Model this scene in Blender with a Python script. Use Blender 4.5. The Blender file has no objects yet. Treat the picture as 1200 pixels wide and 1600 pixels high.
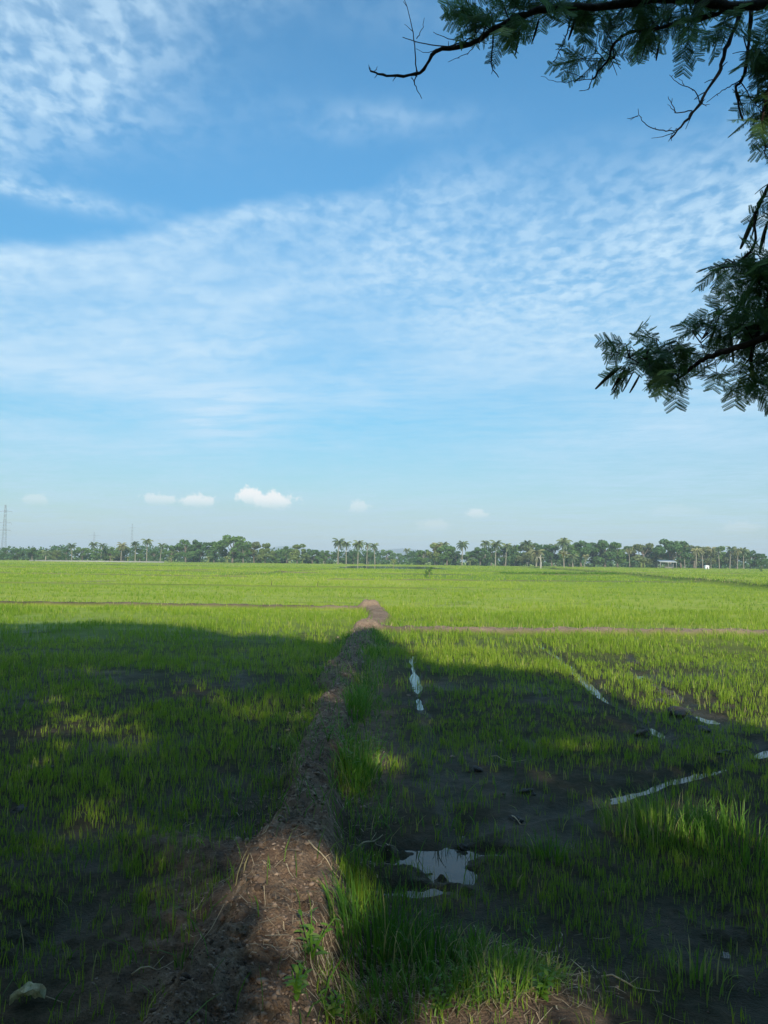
import bpy, math, random
import numpy as np
from mathutils import Vector, Matrix, Euler, Quaternion

random.seed(7)
RNG = np.random.default_rng(11)
scene = bpy.context.scene
COL = scene.collection
R = math.radians

# ------------------------------------------------------------------ camera
CAM_H = 1.6
PITCH, ROLL = R(3.62), R(0.67)
cam_data = bpy.data.cameras.new("camera")
cam = bpy.data.objects.new("camera", cam_data)
COL.objects.link(cam)
cam_data.sensor_fit = 'VERTICAL'
cam_data.sensor_height = 36
cam_data.lens = 27.0
cam_data.clip_start = 0.05
cam_data.clip_end = 12000
CAM_M = (Matrix.Translation((0, 0, CAM_H)) @ Matrix.Rotation(R(90) + PITCH, 4, 'X')
         @ Matrix.Rotation(ROLL, 4, 'Z'))
cam.matrix_world = CAM_M
scene.camera = cam
C3 = np.array(CAM_M.to_3x3())


def ray(px, py):
    v = C3 @ np.array([(px - 600) / 1200, (800 - py) / 1200, -1.0])
    return v


def P(px, py, z=0.0):
    v = ray(px, py)
    t = (z - CAM_H) / v[2]
    return np.array([v[0] * t, v[1] * t, z])


def PY(px, py, y):
    v = ray(px, py)
    t = y / v[1]
    return np.array([v[0] * t, y, CAM_H + v[2] * t])


def to_px(p):
    q = (np.asarray(p, float) - np.array([0, 0, CAM_H])) @ C3
    d = np.where(-q[..., 2] > 1e-4, -q[..., 2], 1e-4)
    return 600 + 1200 * q[..., 0] / d, 800 - 1200 * q[..., 1] / d, -q[..., 2]


# ------------------------------------------------------------------ light
SUN_EL, SUN_AZ = R(27), R(172)          # azimuth clockwise from +Y
SUN_DIR = np.array([math.sin(SUN_AZ) * math.cos(SUN_EL), math.cos(SUN_AZ) * math.cos(SUN_EL), math.sin(SUN_EL)])
sun_l = bpy.data.lights.new("sun", 'SUN')
sun_l.energy = 4.9
sun_l.angle = R(0.53)
sun_l.color = (1.0, 0.92, 0.76)
sun = bpy.data.objects.new("sun", sun_l)
COL.objects.link(sun)
sun.rotation_euler = Vector(SUN_DIR).to_track_quat('Z', 'Y').to_euler()
sun.location = tuple(SUN_DIR * 60)
scene.view_settings.view_transform = 'Standard'
scene.view_settings.look = 'None'
scene.view_settings.gamma = 1.0
scene.view_settings.exposure = 0.19
scene.view_settings.use_curve_mapping = False
scene.render.engine = 'CYCLES'
cy = scene.cycles
cy.max_bounces = 6
cy.diffuse_bounces = 3
cy.glossy_bounces = 2
cy.transmission_bounces = 3
cy.transparent_max_bounces = 6
cy.volume_bounces = 0
cy.use_adaptive_sampling = True
cy.adaptive_threshold = 0.01
cy.use_denoising = True
cy.denoiser = 'OPENIMAGEDENOISE'
cy.denoising_input_passes = 'RGB_ALBEDO_NORMAL'
cy.denoising_prefilter = 'ACCURATE'
cy.sample_clamp_indirect = 1.2
cy.sample_clamp_direct = 2.5

# ------------------------------------------------------------------ world
world = bpy.data.worlds.new("World")
scene.world = world
world.use_nodes = True
wn, wl = world.node_tree.nodes, world.node_tree.links
wn.clear()


class X:
    """tiny node-expression helper"""
    nt = None

    def __init__(s, sock): s.s = sock

    @staticmethod
    def m(op, *a, clamp=False):
        n = X.nt.nodes.new('ShaderNodeMath'); n.operation = op; n.use_clamp = clamp
        for i, v in enumerate(a):
            if isinstance(v, X): X.nt.links.new(v.s, n.inputs[i])
            else: n.inputs[i].default_value = v
        return X(n.outputs[0])

    def __add__(s, o): return X.m('ADD', s, o)
    def __radd__(s, o): return X.m('ADD', o, s)
    def __sub__(s, o): return X.m('SUBTRACT', s, o)
    def __rsub__(s, o): return X.m('SUBTRACT', o, s)
    def __mul__(s, o): return X.m('MULTIPLY', s, o)
    def __rmul__(s, o): return X.m('MULTIPLY', o, s)
    def __truediv__(s, o): return X.m('DIVIDE', s, o)
    def __rtruediv__(s, o): return X.m('DIVIDE', o, s)


def smooth(x, a, b):
    n = X.nt.nodes.new('ShaderNodeMapRange'); n.interpolation_type = 'SMOOTHSTEP'
    X.nt.links.new(x.s, n.inputs[0])
    for i, v in ((1, a), (2, b)):
        if isinstance(v, X): X.nt.links.new(v.s, n.inputs[i])
        else: n.inputs[i].default_value = v
    n.inputs[3].default_value = 0; n.inputs[4].default_value = 1
    return X(n.outputs[0])


def clamp01(x): return X.m('ADD', x, 0.0, clamp=True)


def curve(x, pts):
    n = X.nt.nodes.new('ShaderNodeFloatCurve')
    c = n.mapping.curves[0]
    n.mapping.use_clip = False
    while len(c.points) < len(pts): c.points.new(0.5, 0.5)
    for p, (a, b) in zip(c.points, pts): p.location = (a, b)
    n.mapping.update()
    X.nt.links.new(x.s, n.inputs[1])
    return X(n.outputs[0])


def combine(x, y, z=0.0):
    n = X.nt.nodes.new('ShaderNodeCombineXYZ')
    for i, v in enumerate((x, y, z)):
        if isinstance(v, X): X.nt.links.new(v.s, n.inputs[i])
        else: n.inputs[i].default_value = v
    return n.outputs[0]


def noise(vec, scale, detail=3, rough=.55, dist=0.0, dim='3D'):
    n = X.nt.nodes.new('ShaderNodeTexNoise'); n.noise_dimensions = dim
    n.inputs['Scale'].default_value = scale; n.inputs['Detail'].default_value = detail
    n.inputs['Roughness'].default_value = rough; n.inputs['Distortion'].default_value = dist
    if vec is not None: X.nt.links.new(vec, n.inputs['Vector'])
    return X(n.outputs['Fac'])


X.nt = world.node_tree
tc = wn.new('ShaderNodeTexCoord')
sep = wn.new('ShaderNodeSeparateXYZ')
wl.new(tc.outputs['Generated'], sep.inputs[0])
dx, dy, dz = (X(sep.outputs[i]) for i in range(3))
A = X.m('ARCTAN2', dx, dy)                                   # azimuth
hor = X.m('SQRT', dx * dx + dy * dy)
T = dz / X.m('MAXIMUM', hor, 0.001)                          # tangent of elevation
zc = X.m('MAXIMUM', dz, 0.0) + 0.05
U, V = dx / zc, dy / zc                                      # flat cloud layer


def AT(px, py):
    v = ray(px, py)
    return math.atan2(v[0], v[1]), v[2] / math.hypot(v[0], v[1])


def blob(px, py, rx, ry, ang=0.0):
    a0, t0 = AT(px, py)
    sx, sy = 1200 / rx, 1200 / ry
    da, dt = A - a0, T - t0
    if ang:
        c, s_ = math.cos(ang), math.sin(ang)
        da, dt = da * c + dt * s_, dt * c - da * s_
    q = (da * sx) * (da * sx) + (dt * sy) * (dt * sy)
    return X.m('EXPONENT', q * -1.0)


uv = combine(U, V)
warp = noise(uv, 1.6, 4, .6) - 0.5
warp2 = noise(uv, 5.0, 4, .6) - 0.5
cells = noise(combine(U, V * .75), 22.0, 3, .5, 0.25)
cells = smooth(cells, .36, .64)
cells_b = smooth(noise(combine(U + V * .18, V * .85), 9.5, 4, .55, 0.35), .30, .70)
streak = smooth(noise(combine(U * 0.5, V * 1.3 + U * .25), 2.2, 5, .62, .3), .28, .72)
# crisp upper edge of the main bank
edge_px = [(-300, 372), (0, 372), (110, 362), (200, 352), (330, 316), (450, 292), (560, 284), (660, 225), (760, 190), (1000, 150), (1200, 120), (1500, 90)]
pts = []
for x_, y_ in edge_px:
    a_, t_ = AT(x_, y_)
    pts.append(((a_ + 1.0) / 2.0, t_))
E_edge = curve((A + 1.0) * 0.5, pts)
dist_edge = E_edge - T + warp * 0.03 + warp2 * 0.035
soft_w = 0.034 + smooth(A, -0.08, 0.25) * 0.14
mC = smooth(dist_edge, 0.0, soft_w)
clear = clamp01(blob(620, 640, 230, 75, .08) * 0.95 + blob(480, 690, 330, 45) * .4 + blob(560, 560, 120, 45) * .5
                + blob(120, 640, 260, 26) * .55 + blob(860, 640, 170, 40, .35) * .35 + blob(590, 475, 150, 22, .1) * .45
                + blob(520, 740, 500, 40) * .35 + blob(200, 575, 200, 20) * .3 + blob(790, 420, 260, 80, .5) * .3)
low = smooth(T, 0.02, 0.24)
covC = mC * (1.0 - clear * (0.55 + warp2 * 1.2 + streak * .35))
# altocumulus sheet at the upper left
mA = clamp01(smooth(warp * .30 + warp2 * .25 + (A * -1.0) * 0.85 + T * 0.75, 0.62, 0.92) * 1.0 + blob(70, 90, 230, 170) * .45)
mA = mA * (1.0 - mC) * (1.0 - blob(260, 300, 200, 60) * .9) * smooth(T, .40, .52)
mB = blob(60, 300, 150, 16, -.05) * .8 + blob(600, 185, 150, 30) * .35 + blob(620, 20, 160, 50) * .15 + blob(520, 210, 60, 20) * .12
tex = clamp01(0.12 + cells * 0.46 + cells_b * 0.44)
tex_flat = clamp01(0.30 + streak * 0.42 + cells_b * .34)
wflat = clamp01(blob(230, 440, 420, 150) * 1.0 + smooth(T, .36, .2))
big = smooth(noise(combine(U + V * .35, V * .8), 1.15, 3, .5, .4), .33, .62)
texC = (tex * (1.0 - wflat) + tex_flat * wflat) * (big * .50 + 0.62)
alto = clamp01(covC * texC * 1.0 * (0.60 + 0.40 * smooth(T, .08, .28)) + mA * clamp01(0.14 + cells * 0.5 + cells_b * .34) * 0.92 + mB * tex)
wisps = clamp01(blob(345, 655, 100, 42) * 1.0 + blob(170, 590, 300, 26, -.03) * .9 + blob(100, 520, 300, 40, .05) * .4 + blob(90, 690, 160, 18) * .4 + blob(760, 560, 260, 50, .15) * .35 + blob(1050, 660, 420, 150) * .42 + blob(150, 720, 260, 40) * .2
                + blob(560, 612, 60, 12) * .4 + blob(520, 697, 40, 8) * .4)
fine_st = smooth(noise(combine(U * .6, V * 1.6 + U * .2), 3.4, 5, .65, .2), .32, .66)
alto = clamp01(alto + wisps * (0.25 + fine_st * .75) * (1.0 - alto))

sky = wn.new('ShaderNodeTexSky')
sky.sky_type = 'NISHITA'
sky.sun_disc = False
sky.sun_elevation = SUN_EL
sky.sun_rotation = SUN_AZ
sky.altitude = 0
sky.air_density = 1.15
sky.dust_density = 0.6
sky.ozone_density = 2.2
bg_sky = wn.new('ShaderNodeBackground'); wl.new((smooth(T, .02, .62) * .050 + 0.080 + smooth(T, .8, 1.1) * .05).s, bg_sky.inputs[1])
tint = wn.new('ShaderNodeMix'); tint.data_type = 'RGBA'; tint.blend_type = 'MULTIPLY'; tint.inputs[0].default_value = 1.0
tmix = wn.new('ShaderNodeMix'); tmix.data_type = 'RGBA'
tmix.inputs[6].default_value = (0.80, 0.97, 1.05, 1); tmix.inputs[7].default_value = (0.56, 1.11, 1.27, 1)
wl.new(smooth(T, .0, .22).s, tmix.inputs[0]); wl.new(tmix.outputs[2], tint.inputs[7])
wl.new(sky.outputs[0], tint.inputs[6]); wl.new(tint.outputs[2], bg_sky.inputs[0])
bg_c = wn.new('ShaderNodeBackground')
bg_c.inputs[0].default_value = (0.51, 0.71, 0.88, 1); bg_c.inputs[1].default_value = 1.0
mx = wn.new('ShaderNodeMixShader')
wl.new(alto.s, mx.inputs[0]); wl.new(bg_sky.outputs[0], mx.inputs[1]); wl.new(bg_c.outputs[0], mx.inputs[2])
# small far cumulus heads low over the horizon
cn = noise(combine(A, T), 80, 6, .65) - 0.5
cum = None
for (px, py, rx, ry, amp) in [(393, 777, 20, 13, 1.0), (425, 783, 30, 13, .95), (310, 783, 24, 10, .72), (248, 781, 26, 8, .5), (560, 793, 16, 9, .4),
                              (745, 804, 17, 7, .42), (680, 822, 24, 9, .25), (55, 782, 18, 8, .3), (1155, 826, 22, 9, .2), (1060, 800, 40, 9, .1)]:
    bl_ = blob(px, py, rx * 1.05, ry * 1.15)
    b = clamp01(smooth(bl_ + cn * 1.7, .22, .62)) * smooth(bl_, .03, .14) * amp * smooth(T, AT(px, py + ry * 1.5)[1], AT(px, py - ry * .6)[1])
    cum = b if cum is None else X.m('MAXIMUM', cum, b)
veil = clamp01(blob(380, 810, 210, 34) * .35 + blob(700, 810, 160, 24) * .18)
bg_v = wn.new('ShaderNodeBackground'); bg_v.inputs[0].default_value = (0.46, 0.58, 0.66, 1)
mxv = wn.new('ShaderNodeMixShader')
wl.new(veil.s, mxv.inputs[0]); wl.new(mx.outputs[0], mxv.inputs[1]); wl.new(bg_v.outputs[0], mxv.inputs[2])
bg_w = wn.new('ShaderNodeBackground'); bg_w.inputs[0].default_value = (.90, .91, .90, 1)
mx2 = wn.new('ShaderNodeMixShader')
wl.new(cum.s, mx2.inputs[0]); wl.new(mxv.outputs[0], mx2.inputs[1]); wl.new(bg_w.outputs[0], mx2.inputs[2])
wout = wn.new('ShaderNodeOutputWorld')
wl.new(mx2.outputs[0], wout.inputs[0])

# ------------------------------------------------------------------ numpy noise


def _h(ix, iy, s):
    v = (ix.astype(np.int64) * 374761393 + iy.astype(np.int64) * 668265263 + s * 1442695041) & 0xffffffff
    v = ((v ^ (v >> 13)) * 1274126177) & 0xffffffff
    return ((v ^ (v >> 16)) & 0xffff) / 65535.0


def vnoise(x, y, s=0):
    x, y = np.asarray(x, float), np.asarray(y, float)
    ix, iy = np.floor(x), np.floor(y)
    fx, fy = x - ix, y - iy
    fx = fx * fx * fx * (fx * (fx * 6 - 15) + 10); fy = fy * fy * fy * (fy * (fy * 6 - 15) + 10)
    a, b = _h(ix, iy, s), _h(ix + 1, iy, s)
    c, d = _h(ix, iy + 1, s), _h(ix + 1, iy + 1, s)
    return (a * (1 - fx) + b * fx) * (1 - fy) + (c * (1 - fx) + d * fx) * fy


def fbm(x, y, scale, oct=4, s=0, rough=.5):
    v, amp, tot = 0.0, 1.0, 0.0
    for o in range(oct):
        v = v + amp * (vnoise(x / scale * 2 ** o + 17.3 * o, y / scale * 2 ** o - 9.1 * o, s + o) - .5)
        tot += amp; amp *= rough
    return v / tot * 2          # about -1..1


def sst(a, b, x):
    t = np.clip((x - a) / (b - a), 0, 1)
    return t * t * (3 - 2 * t)


def seg_dist(x, y, pts):
    best = np.full(np.shape(x), 1e9); along = np.zeros(np.shape(x))
    tot = 0.0
    for (ax, ay), (bx, by) in zip(pts[:-1], pts[1:]):
        vx, vy = bx - ax, by - ay
        L2 = vx * vx + vy * vy
        t = np.clip(((x - ax) * vx + (y - ay) * vy) / L2, 0, 1)
        d = np.hypot(x - ax - t * vx, y - ay - t * vy)
        m = d < best
        best = np.where(m, d, best); along = np.where(m, tot + t * math.sqrt(L2), along)
        tot += math.sqrt(L2)
    return best, along


g = lambda px, py: tuple(P(px, py)[:2])
DIKE_Y = np.array([-3, 1.5, 2.6, 3.3, 4.2, 5.2, 7.0, 9, 12.0, 15.5, 17.2, 19, 21, 23.0, 24.3, 25.2])
DIKE_X = np.array([-.42, -.42, -.42, -.44, -.47, -.47, -.52, -.53, -.49, -.47, -.40, -.22, -.10, -.16, -.35, -.45])
RUT1 = [(.47, 3.0), (.42, 5.5), (.43, 9.0), (.50, 13.5)]
RUT2 = [g(840, 1004), g(870, 1025), g(905, 1055), g(945, 1093), g(1000, 1120), g(1050, 1160)]
RUT3 = [g(740, 1296), g(850, 1272), g(960, 1246), g(1060, 1216), g(1200, 1176), g(1400, 1130)]
RUT4 = [g(982, 1020), g(1000, 1055), g(1055, 1092), g(1120, 1130), g(1220, 1180)]
RUT5 = [g(905, 1068), g(1000, 1085), g(1200, 1115)]
CROSS_L = [(-90, 27.5), (-30, 25.9), (-9, 25.0), (-.45, 24.6)]
CROSS_R = [(-.35, 17.6), (1.5, 17.2), (4, 17.5), (9, 17.6), (60, 18.0)]
THIN_L = [(-90, 47), (-15, 44), (2, 43)]
BUND_R = [(24.2, 40), (24.6, 49), (26.5, 60), (27.4, 72), (32, 101), (42, 200), (43, 240)]
BUND_R2 = [(14, 95), (20, 97), (31, 101)]
BUND_L = [(-14.6, 68), (-13, 80), (-8, 137)]
POND = (-9.5, 13.0, 150.0, 232.0)
NEARJ = [(-1.15, 4.35), (-.9, 4.2), (-.5, 4.0)]


def masks(x, y):
    xd = np.interp(y, DIKE_Y, DIKE_X)
    wob = fbm(x, y, .9, 3, 5)
    dd = np.abs(x - xd + .10 * fbm(x * 0, y, 1.1, 3, 31))
    wid = np.interp(y, [2, 3.6, 4.6, 8, 16, 24], [.34, .32, .205, .22, .32, .40])
    dike = 1 - sst(wid * .45, wid * 1.15, dd + wob * .10)
    dike = dike * (1 - sst(24.7, 25.2, y))
    dj, _ = seg_dist(x, y, NEARJ)
    near_j = (1 - sst(.05, .34, dj + wob * .12)) * .55
    dl, _ = seg_dist(x, y, CROSS_L); cl = 1 - sst(.15, .50, dl + wob * .1)
    dr, _ = seg_dist(x, y, CROSS_R); cr = 1 - sst(.14, .46, dr + wob * .12)
    dt, _ = seg_dist(x, y, THIN_L); ct = 1 - sst(.15, .5, dt + wob * .1)
    db, _ = seg_dist(x, y, BUND_R); br = 1 - sst(.2, .8, db)
    db2, _ = seg_dist(x, y, BUND_R2); br = np.maximum(br, .6 * (1 - sst(.3, 1.0, db2)))
    dbl, _ = seg_dist(x, y, BUND_L); bl = 1 - sst(.3, 1.1, dbl)
    return dict(dike=dike, nj=near_j, cl=cl, cr=cr, ct=ct, br=br, bl=bl)


THIN2 = [[(-48, 73), (-12, 66)], [(-4, 61), (30, 65)], [(-95, 112), (-22, 104)], [(4, 122), (62, 130)], [(-62, 165), (-16, 152)], [(-30, 92), (10, 88)]]


def far_lines(x, y):
    q = np.zeros(np.shape(x))
    for ln in THIN2:
        d_, _ = seg_dist(x, y, ln); q = np.maximum(q, 1 - sst(.15, .45 + .008 * y, d_ + .3 * fbm(x, y, 3, 2, 141)))
    return q


def ruts(x, y):
    n = fbm(x, y, .5, 3, 77)
    d1, a1 = seg_dist(x, y, RUT1); d2, a2 = seg_dist(x, y, RUT2); d3, a3 = seg_dist(x, y, RUT3)
    d4, a4 = seg_dist(x, y, RUT4); d5, a5 = seg_dist(x, y, RUT5)
    w1 = 1 - sst(.02, .10, d1 + n * .07)
    w1 = w1 * (.35 + .65 * sst(7.8, 9.6, y + n)) * (.55 + .5 * vnoise(x / .2, y / .45, 19))
    w2 = (1 - sst(.02, .11, d2 + n * .05)) * (.6 + .45 * vnoise(x / .2, y / .4, 29)) * (1 - .55 * sst(9.3, 8.9, y + n * .2))
    w3 = (1 - sst(.04, .13, d3 + n * .05)) * (1 - .75 * np.exp(-((x - 2.95) / .22) ** 2)) * (.3 + .7 * sst(1.3, 1.75, x + n * .2))
    w45 = np.maximum(1 - sst(.03, .16, d4 + n * .09), .7 * (1 - sst(.02, .13, d5 + n * .1)))
    foot = w45 * sst(.2, .55, vnoise(x / .28, y / .35, 8))
    pud = np.zeros(np.shape(x))
    for (px, py, rx, ry, dep) in [(635, 1332, .23, .14, 1.15), (695, 1350, .17, .20, 1.15), (662, 1388, .20, .07, 1.15), (750, 1328, .28, .06, 1.1), (1150, 1475, .22, .18, .42),
                                  (1180, 1560, .2, .12, .42), (790, 1187, .2, .1, .35), (1130, 1430, .25, .12, .4), (60, 1470, .3, .25, .5), (1020, 1140, .14, .25, .5)]:
        cx, cy_ = g(px, py)
        q = ((x - cx) / rx) ** 2 + ((y - cy_) / ry) ** 2
        pud = np.maximum(pud, dep * np.exp(-q ** 1.3 * .8))
    return w1, w2, w3, foot, pud, n


WATER_Z = -0.030


def terrain(x, y, full=False):
    m = masks(x, y)
    w1, w2, w3, foot, pud, n = ruts(x, y)
    r = np.hypot(x, y)
    det = 1 - sst(24, 60, r)
    base = .018 * fbm(x, y, 1.1, 4, 1) + .012 * fbm(x, y, .28, 4, 2, .6) * (1 - sst(14, 26, r))
    fine = fbm(x, y, .11, 4, 3, .65)
    h = .012 + base * (.35 + .65 * det)
    h = h + .007 * fine * (1 - sst(7, 14, r))
    right = sst(-.2, .3, x) * (1 - sst(15, 17, y))
    h = h + right * (.012 * fbm(x, y, .45, 3, 12))
    h = h - .075 * w1 - .07 * w2 - .065 * w3 - .034 * foot - .075 * pud * (1 + .35 * fbm(x, y, .2, 3, 15)) + .075 * np.clip(pud, 0, 1) * np.clip(fbm(x, y, .15, 4, 16, .6), 0, 1) * 2
    lump = fbm(x, y, .34, 5, 9, .62)
    ridge = 1 - np.abs(fbm(x, y, .22, 4, 21, .6)) * 2
    d = np.maximum(m['dike'], m['nj'] * .75)
    nearf = 1 - sst(10, 18, y)
    crk = np.abs(fbm(x, y, .16, 3, 23, .6))
    h = h + d * (.155 - .045 * sst(4.6, 7, y) * (1 - sst(17, 20, y)) + .055 * lump + .034 * ridge * nearf - .030 * (1 - sst(0, .10, crk)) * nearf + .022 * fbm(x, y, .06, 3, 22, .6) * (1 - sst(5, 9, y))) + .05 * np.exp(-((y - 3.75) / .8) ** 2) * m['dike']
    lm = np.exp(-(((x - .43) / .42) ** 2 + ((y - 2.75) / .28) ** 2)); h = h + lm * (.07 + .03 * lump)
    ds = np.exp(-(((x + .86) / .34) ** 2 + ((y - 3.3) / .8) ** 2)); h = h + ds * (.02 + .05 * lump + .04 * ridge)
    h = h + m['cl'] * (.13 + .05 * lump) + m['cr'] * (.12 + .05 * lump) + m['ct'] * .12 + .14 * far_lines(x, y) + m['br'] * (.34 + .08 * lump) + m['bl'] * .12
    pond = sst(POND[0] - 1, POND[0] + 1, x + 2 * n) * (1 - sst(POND[1] - 1, POND[1] + 1, x)) * sst(POND[2] - 1, POND[2] + 1, y) * (1 - sst(POND[3] - 3, POND[3], y))
    h = h - .25 * pond
    if full:
        return h, m, (w1, w2, w3, foot, pud), pond
    return h


# ------------------------------------------------------------------ mesh helpers
def mk_mesh(name, verts, faces, attrs=None, smooth_=False, loops=None):
    """verts Nx3; faces list of arrays (M,k) with possibly different k"""
    me = bpy.data.meshes.new(name)
    verts = np.ascontiguousarray(verts, dtype=np.float32)
    fl = [np.asarray(f, dtype=np.int32) for f in (faces if isinstance(faces, list) else [faces]) if len(f)]
    nl = sum(f.size for f in fl); nf = sum(len(f) for f in fl)
    me.vertices.add(len(verts)); me.vertices.foreach_set('co', verts.ravel())
    me.loops.add(nl); me.polygons.add(nf)
    me.loops.foreach_set('vertex_index', np.concatenate([f.ravel() for f in fl]))
    starts, off = [], 0
    for f in fl:
        starts.append(off + np.arange(len(f)) * f.shape[1]); off += f.size
    me.polygons.foreach_set('loop_start', np.concatenate(starts).astype(np.int32))
    if smooth_: me.polygons.foreach_set('use_smooth', np.ones(nf, bool))
    for k, v in (attrs or {}).items():
        a = me.attributes.new(k, 'FLOAT', 'POINT'); a.data.foreach_set('value', np.ascontiguousarray(v, dtype=np.float32))
    me.update(); me.validate()
    return me


def link(name, me, mat=None, parent=None, **props):
    o = bpy.data.objects.new(name, me); COL.objects.link(o)
    if mat is not None and me is not None and not me.materials: me.materials.append(mat)
    if parent is not None: o.parent = parent
    for k, v in props.items():
        if v is not None: o[k] = v
    return o


def thing(name, label, cat, loc=(0, 0, 0), rz=0.0, group=None):
    o = bpy.data.objects.new(name, None); COL.objects.link(o)
    o.empty_display_size = .2
    o.location = loc; o.rotation_euler = (0, 0, rz)
    o['label'] = label; o['category'] = cat
    if group: o['group'] = group
    return o


class MB:
    def __init__(s): s.v, s.f, s.t, s.n = [], {3: [], 4: []}, [], 0

    def add(s, v, f, tone=0.5):
        v = np.asarray(v, float).reshape(-1, 3); f = np.asarray(f, int)
        s.v.append(v); s.f[f.shape[1]].append(f + s.n)
        s.t.append(np.broadcast_to(np.asarray(tone, float), (len(v),)).copy()); s.n += len(v)

    def tube(s, pts, rad, seg=8, tone=.5, cap=True):
        pts = np.asarray(pts, float); n = len(pts)
        rad = np.broadcast_to(np.asarray(rad, float), (n,))
        tan = np.gradient(pts, axis=0); tan /= np.linalg.norm(tan, axis=1)[:, None] + 1e-9
        up = np.array([0, 0, 1.0]) if abs(tan[0][2]) < .9 else np.array([1.0, 0, 0])
        rings = []
        u = np.cross(tan[0], up); u /= np.linalg.norm(u)
        for i in range(n):
            u = u - tan[i] * np.dot(u, tan[i]); u /= np.linalg.norm(u) + 1e-9
            w = np.cross(tan[i], u)
            a = np.arange(seg) * 2 * math.pi / seg
            rings.append(pts[i] + rad[i] * (np.cos(a)[:, None] * u + np.sin(a)[:, None] * w))
        V_ = np.concatenate(rings); F = []
        for i in range(n - 1):
            for k in range(seg):
                F.append((i * seg + k, i * seg + (k + 1) % seg, (i + 1) * seg + (k + 1) % seg, (i + 1) * seg + k))
        s.add(V_, F, tone)
        if cap:
            s.v.append(pts[[0, -1]]); c0, c1 = s.n, s.n + 1; b = s.n - len(V_); s.t.append(np.full(2, float(np.mean(tone)))); s.n += 2
            tri = [(c0, b + (k + 1) % seg, b + k) for k in range(seg)] + [(c1, b + (n - 1) * seg + k, b + (n - 1) * seg + (k + 1) % seg) for k in range(seg)]
            s.f[3].append(np.array(tri))

    def box(s, c, d, tone=.5):
        c, d = np.array(c, float), np.array(d, float) / 2
        v = np.array([[sx, sy, sz] for sx in (-1, 1) for sy in (-1, 1) for sz in (-1, 1)]) * d + c
        s.add(v, [(0, 1, 3, 2), (4, 6, 7, 5), (0, 4, 5, 1), (2, 3, 7, 6), (0, 2, 6, 4), (1, 5, 7, 3)], tone)

    def mesh(s, name, smooth_=False):
        fl = [np.concatenate(s.f[k]) for k in (3, 4) if s.f[k]]
        return mk_mesh(name, np.concatenate(s.v), fl, {'tone': np.concatenate(s.t)}, smooth_)


def spline(pts, k=6):
    pts = np.asarray(pts, float)
    if len(pts) < 3: return np.array([pts[0] + (pts[-1] - pts[0]) * t for t in np.linspace(0, 1, k + 1)])
    q = np.vstack([2 * pts[0] - pts[1], pts, 2 * pts[-1] - pts[-2]]); out = []
    for i in range(1, len(q) - 2):
        for t in np.linspace(0, 1, k, endpoint=False):
            a, b, c, d = q[i - 1], q[i], q[i + 1], q[i + 2]
            out.append(.5 * (2 * b + (c - a) * t + (2 * a - 5 * b + 4 * c - d) * t * t + (3 * b - a - 3 * c + d) * t ** 3))
    out.append(pts[-1]); return np.array(out)


# ------------------------------------------------------------------ materials
def new_mat(name):
    m = bpy.data.materials.new(name); m.use_nodes = True
    X.nt = m.node_tree
    b = m.node_tree.nodes['Principled BSDF']
    return m, m.node_tree.nodes, m.node_tree.links, b


def ramp(fac, stops):
    n = X.nt.nodes.new('ShaderNodeValToRGB')
    while len(n.color_ramp.elements) < len(stops): n.color_ramp.elements.new(.5)
    for e, (p, c) in zip(n.color_ramp.elements, stops): e.position = p; e.color = (*c, 1)
    X.nt.links.new(fac.s if isinstance(fac, X) else fac, n.inputs[0])
    return n.outputs[0]


def mixc(f, a, b, mode='MIX'):
    n = X.nt.nodes.new('ShaderNodeMix'); n.data_type = 'RGBA'; n.blend_type = mode
    for i, v in ((0, f), (6, a), (7, b)):
        if isinstance(v, X): X.nt.links.new(v.s, n.inputs[i])
        elif isinstance(v, bpy.types.NodeSocket): X.nt.links.new(v, n.inputs[i])
        elif isinstance(v, tuple): n.inputs[i].default_value = (*v, 1)
        else: n.inputs[i].default_value = v
    return n.outputs[2]


def attr(name):
    n = X.nt.nodes.new('ShaderNodeAttribute'); n.attribute_name = name
    return X(n.outputs['Fac'])


def objrand():
    n = X.nt.nodes.new('ShaderNodeObjectInfo'); return X(n.outputs['Random'])


def pos():
    return X.nt.nodes.new('ShaderNodeNewGeometry').outputs['Position']


def bump(h, dist, strength=1.0):
    n = X.nt.nodes.new('ShaderNodeBump'); n.inputs['Distance'].default_value = dist; n.inputs['Strength'].default_value = strength
    X.nt.links.new(h.s, n.inputs['Height']); return n.outputs[0]


def leaf_mat(name, stops, transl=.35, rough=.5, spec=.3, rnd=.0):
    m, n, l, b = new_mat(name)
    t = attr('tone')
    if rnd: t = clamp01(t + (objrand() - .5) * rnd)
    c = ramp(t, stops)
    b.inputs['Roughness'].default_value = rough
    b.inputs['Specular IOR Level'].default_value = spec
    l.new(c, b.inputs['Base Color'])
    tr = n.new('ShaderNodeBsdfTranslucent'); l.new(c, tr.inputs[0])
    mx_ = n.new('ShaderNodeMixShader'); mx_.inputs[0].default_value = transl
    l.new(b.outputs[0], mx_.inputs[1]); l.new(tr.outputs[0], mx_.inputs[2])
    l.new(mx_.outputs[0], n['Material Output'].inputs[0])
    return m


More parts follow.
